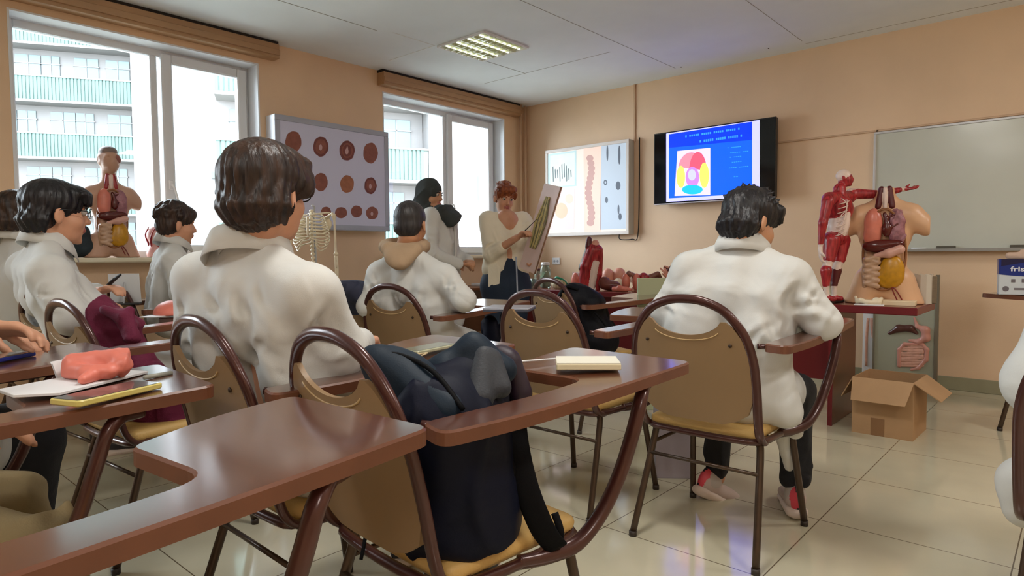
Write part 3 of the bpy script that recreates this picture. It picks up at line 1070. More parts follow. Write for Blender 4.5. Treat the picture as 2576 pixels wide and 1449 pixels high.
def backy(z):
    return -.205-.105*max(0, (z-.44))/.45
def make_chair():
    r = empty('tablet_chair')
    # back frame: two posts that turn into one arch, flattened tube
    pts = []
    for (x, z, y) in ((-.205, .410, -.12), (-.212, .412, -.165), (-.215, .46, None), (-.218, .60, None), (-.214, .70, None), (-.190, .785, None), (-.135, .855, None), (-.065, .887, None), (0, .894, None)):
        pts.append((x, backy(z) if y is None else y, z))
    pts = pts+[(-x, y, z) for (x, y, z) in reversed(pts[:-1])]
    MB().tube(pts, (.011, .016), 12, sub=5, up=(0, 1, .25)).build('back_frame', m_tube_fr, r, smooth=True)
    # back panel with the scooped top edge
    def P(u, v, h):
        return (u, backy(v)+h-.018*(1-(u/.21)**2), v)
    poly = [(-.135, .478), (-.06, .468), (.06, .468), (.135, .478), (.185, .51), (.205, .56), (.208, .63), (.204, .70), (.186, .765), (.160, .805), (.137, .822)]
    for k in range(9):
        a = PI*k/8
        poly.append((.118*math.cos(a), .822-.048*math.sin(a)**.8))
    poly += [(-.137, .822), (-.160, .805), (-.186, .765), (-.204, .70), (-.208, .63), (-.205, .56), (-.185, .51)]
    pb = MB()
    # dense strip so the panel can be curved
    import bisect
    rows = 26
    zs = [.468+(.822-.468)*i/rows for i in range(rows+1)]
    def half(z):
        L = [(.478-.01, .10), (.478, .14), (.51, .188), (.56, .206), (.63, .209), (.70, .205), (.765, .187), (.805, .160), (.823, .137)]
        for i in range(len(L)-1):
            if z <= L[i+1][0]:
                t = (z-L[i][0])/(L[i+1][0]-L[i][0]+1e-9)
                return L[i][1]*(1-t)+L[i+1][1]*t
        return L[-1][1]
    cols = 20
    vs = []
    for side in (0, 1):
        for i, z in enumerate(zs):
            w_ = half(z)
            for j in range(cols+1):
                u = -w_+2*w_*j/cols
                top = .822-.050*max(0, 1-(u/.122)**2)**.6
                zz = min(z, top) if abs(u) < .122 else z
                zz = .468+(zz-.468)
                vs.append(P(u, zz, -.006 if side == 0 else .006))
    n1 = (rows+1)*(cols+1)
    fs = []
    for i in range(rows):
        for j in range(cols):
            a = i*(cols+1)+j
            fs.append((a, a+1, a+cols+2, a+cols+1))
            fs.append((n1+a, n1+a+cols+1, n1+a+cols+2, n1+a+1))
    for i in range(rows):
        a = i*(cols+1)
        fs.append((a, a+cols+1, n1+a+cols+1, n1+a))
        a = a+cols
        fs.append((a+cols+1, a, n1+a, n1+a+cols+1))
    for j in range(cols):
        fs.append((j+1, j, n1+j, n1+j+1))
        a = rows*(cols+1)+j
        fs.append((a, a+1, n1+a+1, n1+a))
    pb.add(vs, fs)
    pn = pb.build('backrest', m_back, r, smooth='auto')
    cr = MB()
    for sgn in (-1, 1):
        pp = [P(.118*math.cos(PI*k/12), .795-.040*math.sin(PI*k/12), sgn*.0062) for k in range(1, 12)]
        cr.tube(pp, .0022, 6, up=(0, 1, 0))
    cr.build('crescent_groove', m_line, pn, smooth=True)
    for x in (-.15, .15):
        q = P(x, .745, -.007)
        MB().tube([q, (q[0], q[1]-.003, q[2])], .006, 10).build('screw', m_screw, pn, smooth=True)
    # seat cushion
    blob('seat', [bx((0, .010, .432), (.205, .190, .022), rad=.02), ell((0, .015, .445), (.18, .17, .018))], m_seat, r, h=.010, k=.02)
    MB().tube([(-.205, -.15, .410), (-.214, .07, .406), (-.205, .165, .406), (-.15, .205, .406), (.15, .205, .406), (.205, .165, .406), (.214, .07, .406), (.205, -.15, .410), (.12, -.190, .410), (-.12, -.190, .410)], .012, 10, closed=True, sub=4).build('seat_frame', m_tube_fr, r, smooth=True)
    for (x, y, x1, y1) in ((-.19, .15, -.228, .243), (.19, .15, .228, .243), (-.19, -.12, -.228, -.258), (.19, -.12, .228, -.258)):
        yb = y+(.02 if y > 0 else -.02)
        lg = MB().tube([(x, y-(.05 if y > 0 else -.05), .405), (x*1.02, yb, .395), (x*1.05, yb+(.01 if y > 0 else -.01), .35), (x1, y1, .012)], .0125, 10, sub=4).build('leg', m_leg, r, smooth=True)
        MB().tube([(x1, y1, .0), (x1, y1, .02)], .0145, 10).build('foot_cap', m_cap, lg, smooth=True)
    for (a, b) in (((-.205, -.172, .30), (.205, -.172, .30)), ((-.205, .205, .30), (.205, .205, .30))):
        if a[1] > 0:
            a, b = (-.205, -.165, .335), (-.205, .185, .335)
        MB().tube([a, b], .007, 8).build('stretcher', m_leg, r, smooth=True)
    # writing tablet with its long arm
    out = [(.245, -.262), (.325, -.280), (.352, -.10), (.352, .15), (.340, .465), (-.031, .458), (-.02, .30), (.040, .151), (.256, .164), (.268, .02)]
    pl = rounded(out, [.02, .035, .2, .2, .03, .03, .1, .022, .05, .1], 6)
    def T(u, v, h):
        return (u, v, .757+.030*(v+.28)/.74+h)
    tb = MB()
    n = len(pl)
    ins = inset(pl, .004)
    tb.prism(pl, -.026, -.004, 1, fn=T)
    tb.prism(ins, -.0045, .0, 0, fn=T)
    # chamfer between band and top
    vs = [T(u, v, -.004) for (u, v) in pl]+[T(u, v, 0) for (u, v) in ins]
    tb.add(vs, [(k, (k+1) % n, n+(k+1) % n, n+k) for k in range(n)], 1)
    tb.build('writing_tablet', [m_lam, m_edge], r)
    MB().tube([(.30, .335, .752), (.315, .30, .748), (.325, .27, .72), (.322, .250, .66), (.305, .22, .56), (.288, .175, .48), (.268, .12, .428), (.238, .06, .410), (.212, .0, .408)], (.013, .017), 12, sub=6, up=(0, 1, .1)).build('tablet_support', m_tube_fr, r, smooth=True)
    MB().tube([(.22, -.245, .745), (.27, -.20, .742), (.30, -.10, .742), (.305, .15, .748), (.30, .335, .754)], .009, 8, sub=4).build('arm_rail', m_tube_fr, r, smooth=True)
    return r
proto = make_chair()
chairs = {
 'c0': (3.942, -5.689, 1.8, 'chair whose long brown tablet fills the bottom of the view'),
 'cm1': (3.308, -5.715, -4.4, 'chair whose tablet carries the phone in a yellow case'),
 'cm2': (2.72, -5.70, 0, 'chair whose tablet holds the dark blue phone beside a hand'),
 'c2': (3.922, -4.852, -4.5, 'empty tablet chair with the open navy backpack on its seat'),
 'c1': (3.415, -4.899, -1.5, 'chair of the wide-shouldered boy, lanyard and phone on its tablet'),
 'c9': (2.374, -4.926, 4.5, 'chair with a burgundy jacket over its seat'),
 'c8': (1.833, -4.894, 5.6, 'chair behind the boy in thin glasses, left of the burgundy jacket'),
 'c3': (3.987, -3.538, .6, 'chair of the black-haired boy in pink sneakers'),
 'c4': (3.356, -3.554, -1.0, 'empty tablet chair between the hooded boy and the pink-sneaker boy'),
 'c5': (2.371, -3.554, 6, 'chair right behind the boy with the beige hood'),
 'c6': (1.800, -3.447, -1, 'chair with a dark blue coat over its back'),
 'c7': (.42, -3.84, 0, 'chair of the curly-haired student by the window'),
 'c10': (2.654, -2.50, -15, 'chair in front of the red leg model holding a black bag'),
 'cJ': (5.02, -3.95, 0, 'chair at the edge of the view under a person in white coat'),
 'c12': (4.93, -1.35, 8, 'chair near the whiteboard wall with a carton on its tablet'),
}
CH = {}
for i, (k, (x, y, a, lab)) in enumerate(chairs.items()):
    o = proto if i == 0 else copy_tree(proto)
    o.location = (x, y, 0)
    o.rotation_euler.z = math.radians(a)
    tag(o, lab, 'chair', 'brown tablet-arm chairs')
    CH[k] = o
def onchair(k, x, y, z=.775):
    o = CH[k]
    c, s_ = math.cos(o.rotation_euler.z), math.sin(o.rotation_euler.z)
    zz = z if z is not None else 0
    return np.array((o.location[0]+c*x-s_*y, o.location[1]+s_*x+c*y, zz))
def tabz(y):
    return .757+.030*(y+.28)/.74

# ================================================================ tables
m_burg = mat('burgundy_panel', (104, 24, 30), .35, noise=.06, nscale=5)
m_wood = mat('dark_brown_veneer', (112, 66, 34), .32, noise=.14, nscale=4, stretch=(1, 1, .15))
m_top = mat('table_top_brown', (120, 66, 50), .25, noise=.08, nscale=4, stretch=(.3, 2, 1))
TZ2 = .735
def table(name, label, x0, x1, y0, y1, px0, px1, z=TZ2):
    r = empty(name, (x0, y0, 0), 0, label, 'table', 'burgundy display tables')
    MB().box((0, 0, z-.045), (x1-x0, y1-y0, z-.001), bev=.004, mi=1).box((.004, .004, z-.003), (x1-x0-.004, y1-y0-.004, z), mi=0).build('table_top', [m_top, m_burg], r)
    for p in (px0, px1):
        MB().box((p-x0-.012, .02, 0), (p-x0+.012, y1-y0-.02, z-.045), bev=.002, mi=0).box((p-x0-.013, .008, 0), (p-x0+.013, .02, z-.045), mi=1).build('side_panel', [m_wood, m_burg], r)
    MB().box((px0-x0+.012, .10, .26), (px1-x0-.012, .12, z-.045), bev=.002).build('modesty_panel', m_burg, r)
    return r
table('display_table', 'burgundy table under the torso and muscle man models', 2.95, 4.30, -1.70, -1.16, 3.08, 3.855)
table('display_table', 'burgundy table carrying the red leg and small organ models', 0.92, 2.93, -1.34, -.72, 1.00, 2.86)
# narrow table with papers under the smaller window
r = empty('side_table', (.22, -1.75, 0), 0, 'narrow brown table with papers under the smaller window', 'table')
MB().box((0, 0, .71), (.42, 1.45, .735), bev=.003).build('table_top', m_wood, r)
for y in (.0, 1.42):
    MB().box((.02, y, 0), (.40, y+.025, .71)).build('side_panel', m_wood, r)
MB().box((.02, .025, .25), (.04, 1.42, .71)).build('back_panel', m_wood, r)
m_paper = mat('white_paper', (226, 226, 230), .6)
o = MB().box((0, 0, 0), (.30, .42, .022), bev=.003).build('paper_stack', m_paper, loc=(.30, -1.2, .735))
tag(o, 'white stack of papers on the narrow table under the smaller window', 'paper')

# ================================================================ cardboard box
m_card = mat('cardboard', (176, 140, 102), .75, noise=.06, nscale=6, bump=.2, bscale=120)
m_cardin = mat('cardboard_inside', (150, 112, 74), .8)
m_tape = mat('brown_tape', (140, 104, 72), .3)
b0 = np.array((3.992, -1.750)); b1 = np.array((4.295, -1.758)); b2 = np.array((4.315, -1.40))
bw_, bd_, bh_ = .31, .34, .325
ang = math.atan2(b1[1]-b0[1], b1[0]-b0[0])
r = empty('cardboard_box', (b0[0], b0[1], 0), ang, 'open cardboard box on the floor beside the burgundy table', 'box')
t = .005
m = MB()
m.box((0, 0, 0), (bw_, bd_, t)).box((0, 0, t), (bw_, t, bh_)).box((0, bd_-t, t), (bw_, bd_, bh_)).box((0, t, t), (t, bd_-t, bh_)).box((bw_-t, t, t), (bw_, bd_-t, bh_))
m.build('carton_body', [m_card], r)
def flap(p0, p1, outdir, L, drop, taper=.02):
    p0, p1 = np.array(p0, float), np.array(p1, float)
    e = nrm(p1-p0)
    d = np.array(outdir, float)*math.cos(drop)*L+np.array((0, 0, -1))*math.sin(drop)*L
    n_ = nrm(np.cross(p1-p0, d))*t
    q = [p0, p1, p1+d-e*taper, p0+d+e*taper]
    vs = q+[a+n_ for a in q]
    MB().add(vs, [(3, 2, 1, 0), (4, 5, 6, 7), (0, 1, 5, 4), (1, 2, 6, 5), (2, 3, 7, 6), (3, 0, 4, 7)]).build('flap', m_card, r)
flap((0, 0, bh_), (bw_, 0, bh_), (0, -1, 0), .155, math.radians(48))
flap((bw_, 0, bh_), (bw_, bd_, bh_), (1, 0, 0), .155, math.radians(35))
flap((0, bd_, bh_), (0, 0, bh_), (-1, 0, 0), .14, math.radians(62))
flap((bw_, bd_, bh_), (0, bd_, bh_), (0, 1, 0), .15, math.radians(20))
MB().box((.10, -.0012, 0), (.17, 0, .10)).box((.10, 0, -.0), (.17, .0, .001)).build('packing_tape', m_tape, r)

# ================================================================ leaning sheets behind the right table
m_pan = mat('grey_sheet_board', (164, 166, 148), .35)
A, B, Bb = WY(2216, 692, -.14), WY(2365, 692, -.14), WY(2365, 930, -.22)
pw = B[0]-A[0]
r = empty('relief_board', (A[0]-.02, -.20, 0), 0, 'grey relief board of stomach and intestines leaning under the right table', 'anatomy board')
ph = A[2]
MB().box((0, -.02, .06), (pw+.02, .0, ph), bev=.004).build('board', m_pan, r)
MB().box((pw+.005, -.028, .06), (pw+.03, .002, ph+.01), bev=.003).box((-.01, -.028, .06), (.005, .002, ph+.01), bev=.003).box((0, -.10, 0), (.03, .04, .06)).box((pw-.02, -.10, 0), (pw+.02, .04, .06)).build('stand', mat('stand_grey', (120, 112, 96), .4), r)
def onb(px, py):
    p = WY(px, py, -.22)
    return np.array((p[0]-(A[0]-.02), -.02, p[2]))
m_liver = mat('liver_brown', (84, 46, 40), .3)
m_stom = mat('stomach_pink', (206, 146, 132), .3)
m_gut = mat('gut_pink', (214, 164, 146), .3, noise=.06, nscale=40)
lv = [onb(2238, 838), onb(2262, 826), onb(2290, 826), onb(2306, 838)]
blob('liver_relief', chain(lv, [.014, .026, .024, .012]), m_liver, r, h=.005, k=.02)
st = [onb(2300, 800), onb(2308, 822), onb(2328, 830), onb(2330, 850), onb(2312, 860), onb(2288, 856)]
blob('stomach_relief', chain(st, [.008, .014, .028, .028, .02, .010]), m_stom, r, h=.005, k=.015)
gp = []
for i in range(9):
    y = 868+i*6.5
    xs = (2268, 2322) if i % 2 == 0 else (2322, 2268)
    gp += [onb(xs[0], y), onb((xs[0]+xs[1])/2, y+1), onb(xs[1], y+1)]
blob('gut_relief', chain(gp, [.009]*len(gp)), m_gut, r, h=.005, k=.006)
cg = [onb(2262, 920), onb(2262, 880), onb(2275, 866), onb(2320, 866), onb(2332, 880), onb(2330, 905), onb(2310, 926), onb(2292, 930)]
blob('colon_relief', chain(cg, [.015, .014, .013, .013, .015, .015, .013, .01]), m_stom, r, h=.005, k=.01)
A2, B2 = WY(2172, 806, -.16), WY(2214, 806, -.16)
C2 = WY(2175, 925, -.16)
r = empty('nerve_chart', (A2[0], -.16, .0), 0, 'tall white nerve chart with pink limb drawing beside the relief board', 'anatomy board')
MB().box((0, -.012, max(.02, C2[2]-.1)), (B2[0]-A2[0], 0, A2[2]+.25), bev=.002).build('board', m_paper, r)
def onc(px, py):
    p = WY(px, py, -.17)
    return np.array((p[0]-A2[0], -.014, p[2]))
ml = mat('limb_pink', (212, 160, 140), .5, noise=.08, nscale=30)
MB().tube([onc(2184, 800), onc(2180, 850), onc(2179, 920)], (.004, .010), 8, sub=4, up=(0, 1, 0)).build('limb_drawing', ml, r, smooth=True)
MB().tube([onc(2194, 800), onc(2196, 830), onc(2199, 850)], (.004, .016), 8, sub=4, up=(0, 1, 0)).tube([onc(2207, 800), onc(2206, 830), onc(2203, 850)], (.003, .010), 8, sub=4, up=(0, 1, 0)).build('limb_drawing', ml, r, smooth=True)

# rolled charts and open atlas beside the torso
base = WY(2312, 765, -1.28)
r = empty('atlas_book', (base[0]-.02, -1.32, TZ2), math.radians(12), 'thick open atlas standing on end beside the torso model', 'book')
cv = MB()
pts = [(0, 0), (.03, -.03), (.06, -.035), (.085, -.02), (.095, .01), (.09, .05)]
for j in range(len(pts)-1):
    a, b = pts[j], pts[j+1]
    cv.add([(a[0], a[1], 0), (b[0], b[1], 0), (b[0], b[1], .17), (a[0], a[1], .18)], [(0, 1, 2, 3)], 0)
    cv.add([(a[0]*.9, a[1]+.012, 0), (b[0]*.9, b[1]+.012, 0), (b[0]*.9, b[1]+.012, .17), (a[0]*.9, a[1]+.012, .18)], [(3, 2, 1, 0)], 0)
cv.build('open_page', mat('atlas_page', (196, 188, 176), .6), r)
MB().box((.075, -.005, 0), (.115, .06, .165), bev=.004).build('page_block', mat('page_block_brown', (120, 104, 84), .7, noise=.2, nscale=90, stretch=(.2, .2, 6)), r)
p = WZ(2265, 768, TZ2+.01)
o = MB().box((-.14, -.10, 0), (.12, .10, .028), bev=.003).build('cream_case', mat('cream_plastic', (226, 206, 172), .35), loc=(4.14, -1.50, TZ2), rot=(0, 0, math.radians(6)))
tag(o, 'flat cream case lying on the right table in front of the torso', 'case')
o = MB().box((-.16, -.10, 0), (.16, .10, .022), bev=.006).box((-.15, -.09, .022), (.15, .09, .026), mi=1).build('green_folder', [mat('folder_black', (30, 30, 34), .4), mat('folder_green', (84, 160, 108), .35)], loc=(3.70, -1.55, TZ2), rot=(0, 0, math.radians(-8)))
tag(o, 'green topped dark folder on the right table beside the feet of the muscle man', 'folder')
o = MB().box((-.09, -.06, 0), (.09, .06, .012), bev=.003).build('notebook', m_paper, loc=(3.62, -1.52, TZ2+.0265), rot=(0, 0, math.radians(20)))
tag(o, 'small white notebook lying on the green topped folder', 'notebook')
# pale green standing board between the tables
q0, q1 = WZ(1610, 800, .62), WZ(1682, 698, .80)
p = W(1605, 700, 4.15); p2 = W(1690, 700, 4.2); p3 = W(1605, 800, 4.15)
r = empty('display_stand', (p[0], p[1], 0), math.atan2(p2[1]-p[1], p2[0]-p[0]), 'pale green upright panel standing in front of the organ model table', 'panel')
wd = math.hypot(p2[0]-p[0], p2[1]-p[1])+.16
MB().box((0, 0, .03), (wd, .02, p[2]), bev=.003).build('panel', mat('pale_green_panel', (166, 172, 140), .5), r)
MB().box((.02, -.12, 0), (.06, .14, .03)).box((wd-.06, -.12, 0), (wd-.02, .14, .03)).build('foot', mat('panel_foot', (140, 140, 130), .5), r)
# ================================================================ people
m_skin = mat('skin_warm', (206, 152, 122), .5, noise=.04, nscale=25, sss=.15)
m_skin_b = mat('skin_tan', (190, 138, 104), .5, noise=.04, nscale=25, sss=.15)
m_lip = mat('lip', (166, 92, 84), .45)
m_eyew = mat('eye_white', (176, 166, 156), .3)
m_iris = mat('iris_dark', (40, 28, 22), .15)
m_coat = mat('white_coat_cotton', (204, 204, 201), .85, noise=.02, nscale=5, bump=.12, bscale=420, crease=.035, cscale=5)
m_black = mat('black_cloth', (24, 25, 30), .85, noise=.1, nscale=20, bump=.3, bscale=250, crease=.03, cscale=7)
def hairmat(n, c, c2):
    return mat(n, c, .42, col2=c2, nscale=2.2, stretch=(26, 26, 3), bump=1.0, bscale=3.0, spec=.4)
m_hair_br = hairmat('dark_brown_hair', (30, 22, 22), (62, 42, 32))
m_hair_bk = hairmat('black_hair', (14, 13, 18), (32, 28, 32))
m_hair_red = hairmat('auburn_hair', (112, 52, 26), (156, 84, 44))
m_hair_gr = hairmat('short_dark_hair', (36, 34, 36), (54, 50, 50))
m_specs = mat('spectacle_frame', (24, 22, 26), .25, metal=.4)

def basis(phi_ray_px, phi, pitch=0.0, roll=0.0, d=2.0, py=600):
    """head or torso axes: phi=0 faces away from the camera, 90 faces the right of the view"""
    p = W(phi_ray_px, py, d)
    r = p-CAM
    r[2] = 0
    r = nrm(r)
    a = math.radians(phi)
    right = np.array((r[1], -r[0], 0))
    f = r*math.cos(a)+right*math.sin(a)
    rt = np.array((f[1], -f[0], 0))
    up = np.array((0, 0, 1.0))
    t = math.radians(pitch)
    f2 = f*math.cos(t)+up*math.sin(t)
    u2 = up*math.cos(t)-f*math.sin(t)
    q = math.radians(roll)
    rt2 = rt*math.cos(q)+u2*math.sin(q)
    u3 = u2*math.cos(q)-rt*math.sin(q)
    return np.stack([rt2, f2, u3], 1)

def hp(c, R, s):
    def f(x, y, z):
        return c+R @ (np.array((x, y, z))*s)
    return f

def head_prims(c, R, s=1.0, neck=None, mi=0, lip=1, ears=True):
    P = hp(c, R, s)
    q = []
    E = lambda p, r, m=mi: q.append(ell(P(*p), np.array(r)*s, R, m))
    E((0, -.012, .032), (.073, .092, .083))
    E((0, .030, -.025), (.061, .060, .082))
    E((0, .040, -.072), (.046, .044, .036))
    E((0, .074, -.094), (.018, .015, .015))
    E((.036, .052, -.028), (.026, .028, .028))
    E((-.036, .052, -.028), (.026, .028, .028))
    q.append(cone(P(-.034, .080, .028), P(.034, .080, .028), .009*s, .009*s, mi))
    q.append(cut(ell(P(.031, .098, .012), np.array((.017, .016, .012))*s, R)))
    q.append(cut(ell(P(-.031, .098, .012), np.array((.017, .016, .012))*s, R)))
    q.append(cone(P(0, .086, .014), P(0, .106, -.022), .007*s, .011*s, mi))
    q.append(ell(P(.012, .094, -.026), np.array((.008, .009, .007))*s, R, mi))
    q.append(ell(P(-.012, .094, -.026), np.array((.008, .009, .007))*s, R, mi))
    q.append(ell(P(0, .090, -.050), np.array((.021, .009, .0055))*s, R, lip))
    q.append(ell(P(0, .088, -.059), np.array((.018, .009, .0055))*s, R, lip))
    for sg in ((-1, 1) if ears else ()):
        q.append(ell(P(sg*.078, -.008, -.012), np.array((.008, .019, .032))*s, R @ rotm(z=sg*.35), mi))
        q.append(cut(ell(P(sg*.088, -.002, -.008), np.array((.006, .010, .016))*s, R)))
    if neck is not None:
        q.append(cone(P(0, -.022, -.06), neck,   .050*s, .052*s, mi))
    return q

def face_parts(c, R, s, root, eyes=True, hair_m=None, brow=True):
    P = hp(c, R, s)
    for sg in (-1, 1):
        if eyes:
            e = blob('eye', [ell(P(sg*.031, .079, .012), np.array((.0125, .0125, .0125))*s, R, 0), ell(P(sg*.031, .0895, .012), np.array((.006, .003, .006))*s, R, 1)], [m_eyew, m_iris], root, h=.0022, k=.001)
        if brow and hair_m:
            MB().tube([P(sg*.014, .094, .028), P(sg*.032, .092, .034), P(sg*.050, .080, .029)], [(.004*s, .003*s)]*3, 8, sub=3).build('eyebrow', hair_m, root, smooth=True)

def spectacles(c, R, s, root, m=None):
    P = hp(c, R, s)
    b = MB()
    for sg in (-1, 1):
        b.tube([P(sg*(.033+.026*math.cos(a)), .104-.010*abs(math.cos(a))**2*(1 if math.cos(a)*sg*sg > 0 else 0), .010+.019*math.sin(a)) for a in [2*PI*k/16 for k in range(16)]], .0018, 6, closed=True)
        b.tube([P(sg*.058, .094, .014), P(sg*.082, .070, .014), P(sg*.084, -.005, .012), P(sg*.082, -.022, -.002)], .0017, 6)
    b.tube([P(-.008, .105, .014), P(0, .108, .017), P(.008, .105, .014)], .0016, 6)
    o = b.build('glasses', m or m_specs, root, smooth=True)
    return o

_rg = np.random.default_rng(5)
def fold(seed, amp=.006, freq=9.0, dirs=None):
    """irregular cloth folds: a few long soft ridges plus sparse crisp creases"""
    g = np.random.default_rng(seed)
    A = []
    for i in range(5):
        v = g.normal(size=3)
        v[2] *= .45
        A.append((nrm(v)*freq*(.9+1.1*g.random()), g.random()*6.28, g.normal(size=3)*freq*.5, g.random()*6.28, nrm(g.normal(size=3))*freq*.6, g.random()*6.28))
    def f(X):
        o = np.zeros(len(X))
        for (v, ph, w, ph2, m, ph3) in A:
            t = X @ v*2+ph+1.9*np.sin(X @ w+ph2)
            msk = np.clip(np.sin(X @ m*1.3+ph3+.8*np.sin(X @ w*.7))*1.6, 0, 1)
            o += msk*(np.exp(-((np.mod(t, 2*PI)-PI)/.55)**2)-.25)
        return o*amp*1.9
    return f

def creases(segs, extra=None):
    """cloth folds that run along given lines: a ridge with a groove beside it"""
    S = [(np.array(a, float), np.array(b, float), w, am, nrm(n)) for (a, b, w, am, n) in segs]
    def f(X):
        o = np.zeros(len(X))
        for (a, b, w, am, n) in S:
            d = b-a
            L = np.linalg.norm(d)
            u = d/L
            v = nrm(np.cross(n, u))
            Y = X-a
            t = Y @ u
            q = Y @ v+.012*np.sin(t/L*3.1)
            h = np.abs(Y @ n)
            tp = np.clip(1-np.abs(t/L-.5)*2, 0, 1)**.6*(t > 0)*(t < L)*np.clip(1.4-h/.10, 0, 1)
            o += am*tp*(np.exp(-(q/w)**2)-.75*np.exp(-((q-1.9*w)/(w*.9))**2))
        if extra is not None:
            o += extra(X)
        return o
    return f

def auto_creases(J, seed, n=11, amp=.009):
    g = np.random.default_rng(seed)
    sl, sr, pv = J['sl'], J['sr'], J['pv']
    mid = (sl+sr)/2
    ax = nrm(sr-sl)
    dn = nrm(pv-mid)
    bk = nrm(np.cross(dn, ax))
    if bk @ FW > 0:
        bk = -bk
    S = []
    H = np.linalg.norm(pv-mid)
    for i in range(n):
        u = g.uniform(-.16, .16)
        v = g.uniform(.10, .75)
        a = mid+ax*u+dn*H*v+bk*.10
        sg = -1 if u > 0 else 1
        d = nrm(dn*g.uniform(.5, 1.0)+ax*sg*g.uniform(-.1, .75))
        S.append((a, a+d*g.uniform(.10, .26), g.uniform(.008, .016), amp*g.uniform(.6, 1.2), bk))
    for s_, e_, w_ in (('sl', 'el', 'wl'), ('sr', 'er', 'wr')):
        u = nrm(J[e_]-J[s_])
        n_ = nrm(-FW-u*(-FW @ u))
        v = np.cross(n_, u)
        for k in range(4):
            c = J[s_]+(J[e_]-J[s_])*g.uniform(.25, 1.05)+n_*.05
            d = nrm(u*g.uniform(.2, .8)+v*g.choice([-1, 1])*g.uniform(.5, 1))
            S.append((c-d*.05, c+d*.05, g.uniform(.007, .011), amp*.8, n_))
        u = nrm(J[w_]-J[e_])
        n_ = nrm(-FW-u*(-FW @ u))
        v = np.cross(n_, u)
        for k in range(3):
            c = J[e_]+(J[w_]-J[e_])*g.uniform(.0, .8)+n_*.045
            d = nrm(u*g.uniform(-.3, .5)+v)
            S.append((c-d*.045, c+d*.045, g.uniform(.006, .010), amp*.7, n_))
    return S

def hand(wr, d, n, side=1, curl=.5, s=1.0, mi=0, thumb=.6, spread=.0):
    """palm, four fingers and a thumb; d points along the fingers, n out of the palm"""
    d = nrm(d)
    n = np.array(n, float)
    n = nrm(n-d*(n @ d))
    t = np.cross(d, n)*side
    q = []
    wr = np.array(wr, float)
    for o in (-.026, -.009, .009, .026):
        q.append(cone(wr+t*o*.6*s, wr+d*.082*s+t*o*s, .015*s, .0115*s, mi))
    L = [(.036, .024, .018), (.042, .027, .020), (.039, .025, .019), (.030, .019, .016)]
    for k, o in enumerate((.027, .009, -.009, -.026)):
        p = wr+d*(.086-.004*abs(k-1))*s+t*o*s
        a = curl*.55
        dd = d
        tt = t*spread*(1.5-k)*.3
        for j in range(3):
            v = nrm(d*math.cos(a)+n*math.sin(a)+tt)
            e = p+v*L[k][j]*s
            q.append(cone(p, e, (.0092-.0009*j)*s, (.0086-.0009*j)*s, mi))
            p = e
            a += curl*(.85 if j == 0 else .7)
    b = wr+d*.022*s+t*.026*s
    e1 = b+nrm(d*.75+t*.75+n*thumb*.6)*.040*s
    e2 = e1+nrm(d*.9+t*.25+n*thumb)*.032*s
    e3 = e2+nrm(d*.95-t*.1+n*thumb)*.024*s
    q += [cone(b, e1, .0135*s, .0112*s, mi), cone(e1, e2, .0108*s, .0098*s, mi), cone(e2, e3, .0095*s, .008*s, mi)]
    return q

def rebase(root, base):
    base = Vector((float(base[0]), float(base[1]), float(base[2])))
    root.location = base
    for ch in root.children:
        ch.location = Vector(ch.location)-base

def torso_coat(J, wid=1.0, skirt=True, r=1.0):
    """coat shapes from joints: nb neck base, sl/sr shoulders, hp pelvis, el/er elbows, wl/wr wrists, kl/kr knees"""
    nb, sl, sr, pv = J['nb'], J['sl'], J['sr'], J['pv']
    mid = (sl+sr)/2
    ax = nrm(sr-sl)
    q = [cone(sl+(mid-sl)*.12, sr+(mid-sr)*.12, .058*r, .058*r)]
    q.append(cone(nb+np.array((0, 0, .004)), mid+(pv-mid)*.2, .058, .105*r))
    for s_ in (sl, sr):
        top = s_+(mid-s_)*.38
        bot = pv+(s_-mid)*.55*wid
        md = (top*.5+bot*.5)+(s_-mid)*.02
        q.append(cone(top+(pv-mid)*.20, md, .100*r, .110*r))
        q.append(cone(md, bot, .112*r, .135*r))
        q.append(cone(nb, s_, .046, .058*r))
    for a, b, c in (('sl', 'el', 'wl'), ('sr', 'er', 'wr')):
        q.append(cone(J[a], J[b], .066*r, .052*r))
        q.append(cone(J[b], J[c], .054*r, .042))
    if skirt:
        for k in ('kl', 'kr'):
            if k in J:
                hip = pv+(J['sl' if k == 'kl' else 'sr']-mid)*.5
                e = hip+(J[k]-hip)*(.62 if skirt is True else skirt)
                q.append(cone(hip, e, .125, .100))
    return q

def collar(nb, R, rad=.078, hgt=.055, root=None, m=None, tilt=.02, lapel=True, zoff=0.0):
    """turned-down shirt collar as a curved sheet with thickness, open at the front"""
    n = 28
    vs, fs = [], []
    prof = [(-.004, -.010, 0), (0.0, hgt*.6, .0), (.004, hgt, .0), (.016, hgt*.92, 0), (.026, hgt*.35, 0), (.036, -.022, 0)]
    m2 = len(prof)
    for i in range(n+1):
        a = math.radians(-90-150+300*i/n)
        ca, sa = math.cos(a), math.sin(a)
        front = max(0, sa)
        for (dr, z, _) in prof:
            rr = rad+dr
            zz = z*(1-.25*front)-front*.035-tilt*sa
            v = np.array((rr*ca*1.02, rr*sa*.98, zz+zoff))
            vs.append(nb+R @ v)
    inner = []
    for i in range(n):
        for j in range(m2-1):
            a = i*m2+j
            fs.append((a, a+1, a+m2+1, a+m2))
    b = MB().add(vs, fs)
    o = b.build('collar', m or m_coat, root, smooth=True)
    md = o.modifiers.new('thick', 'SOLIDIFY')
    md.thickness = .004
    md.offset = 0
    return o

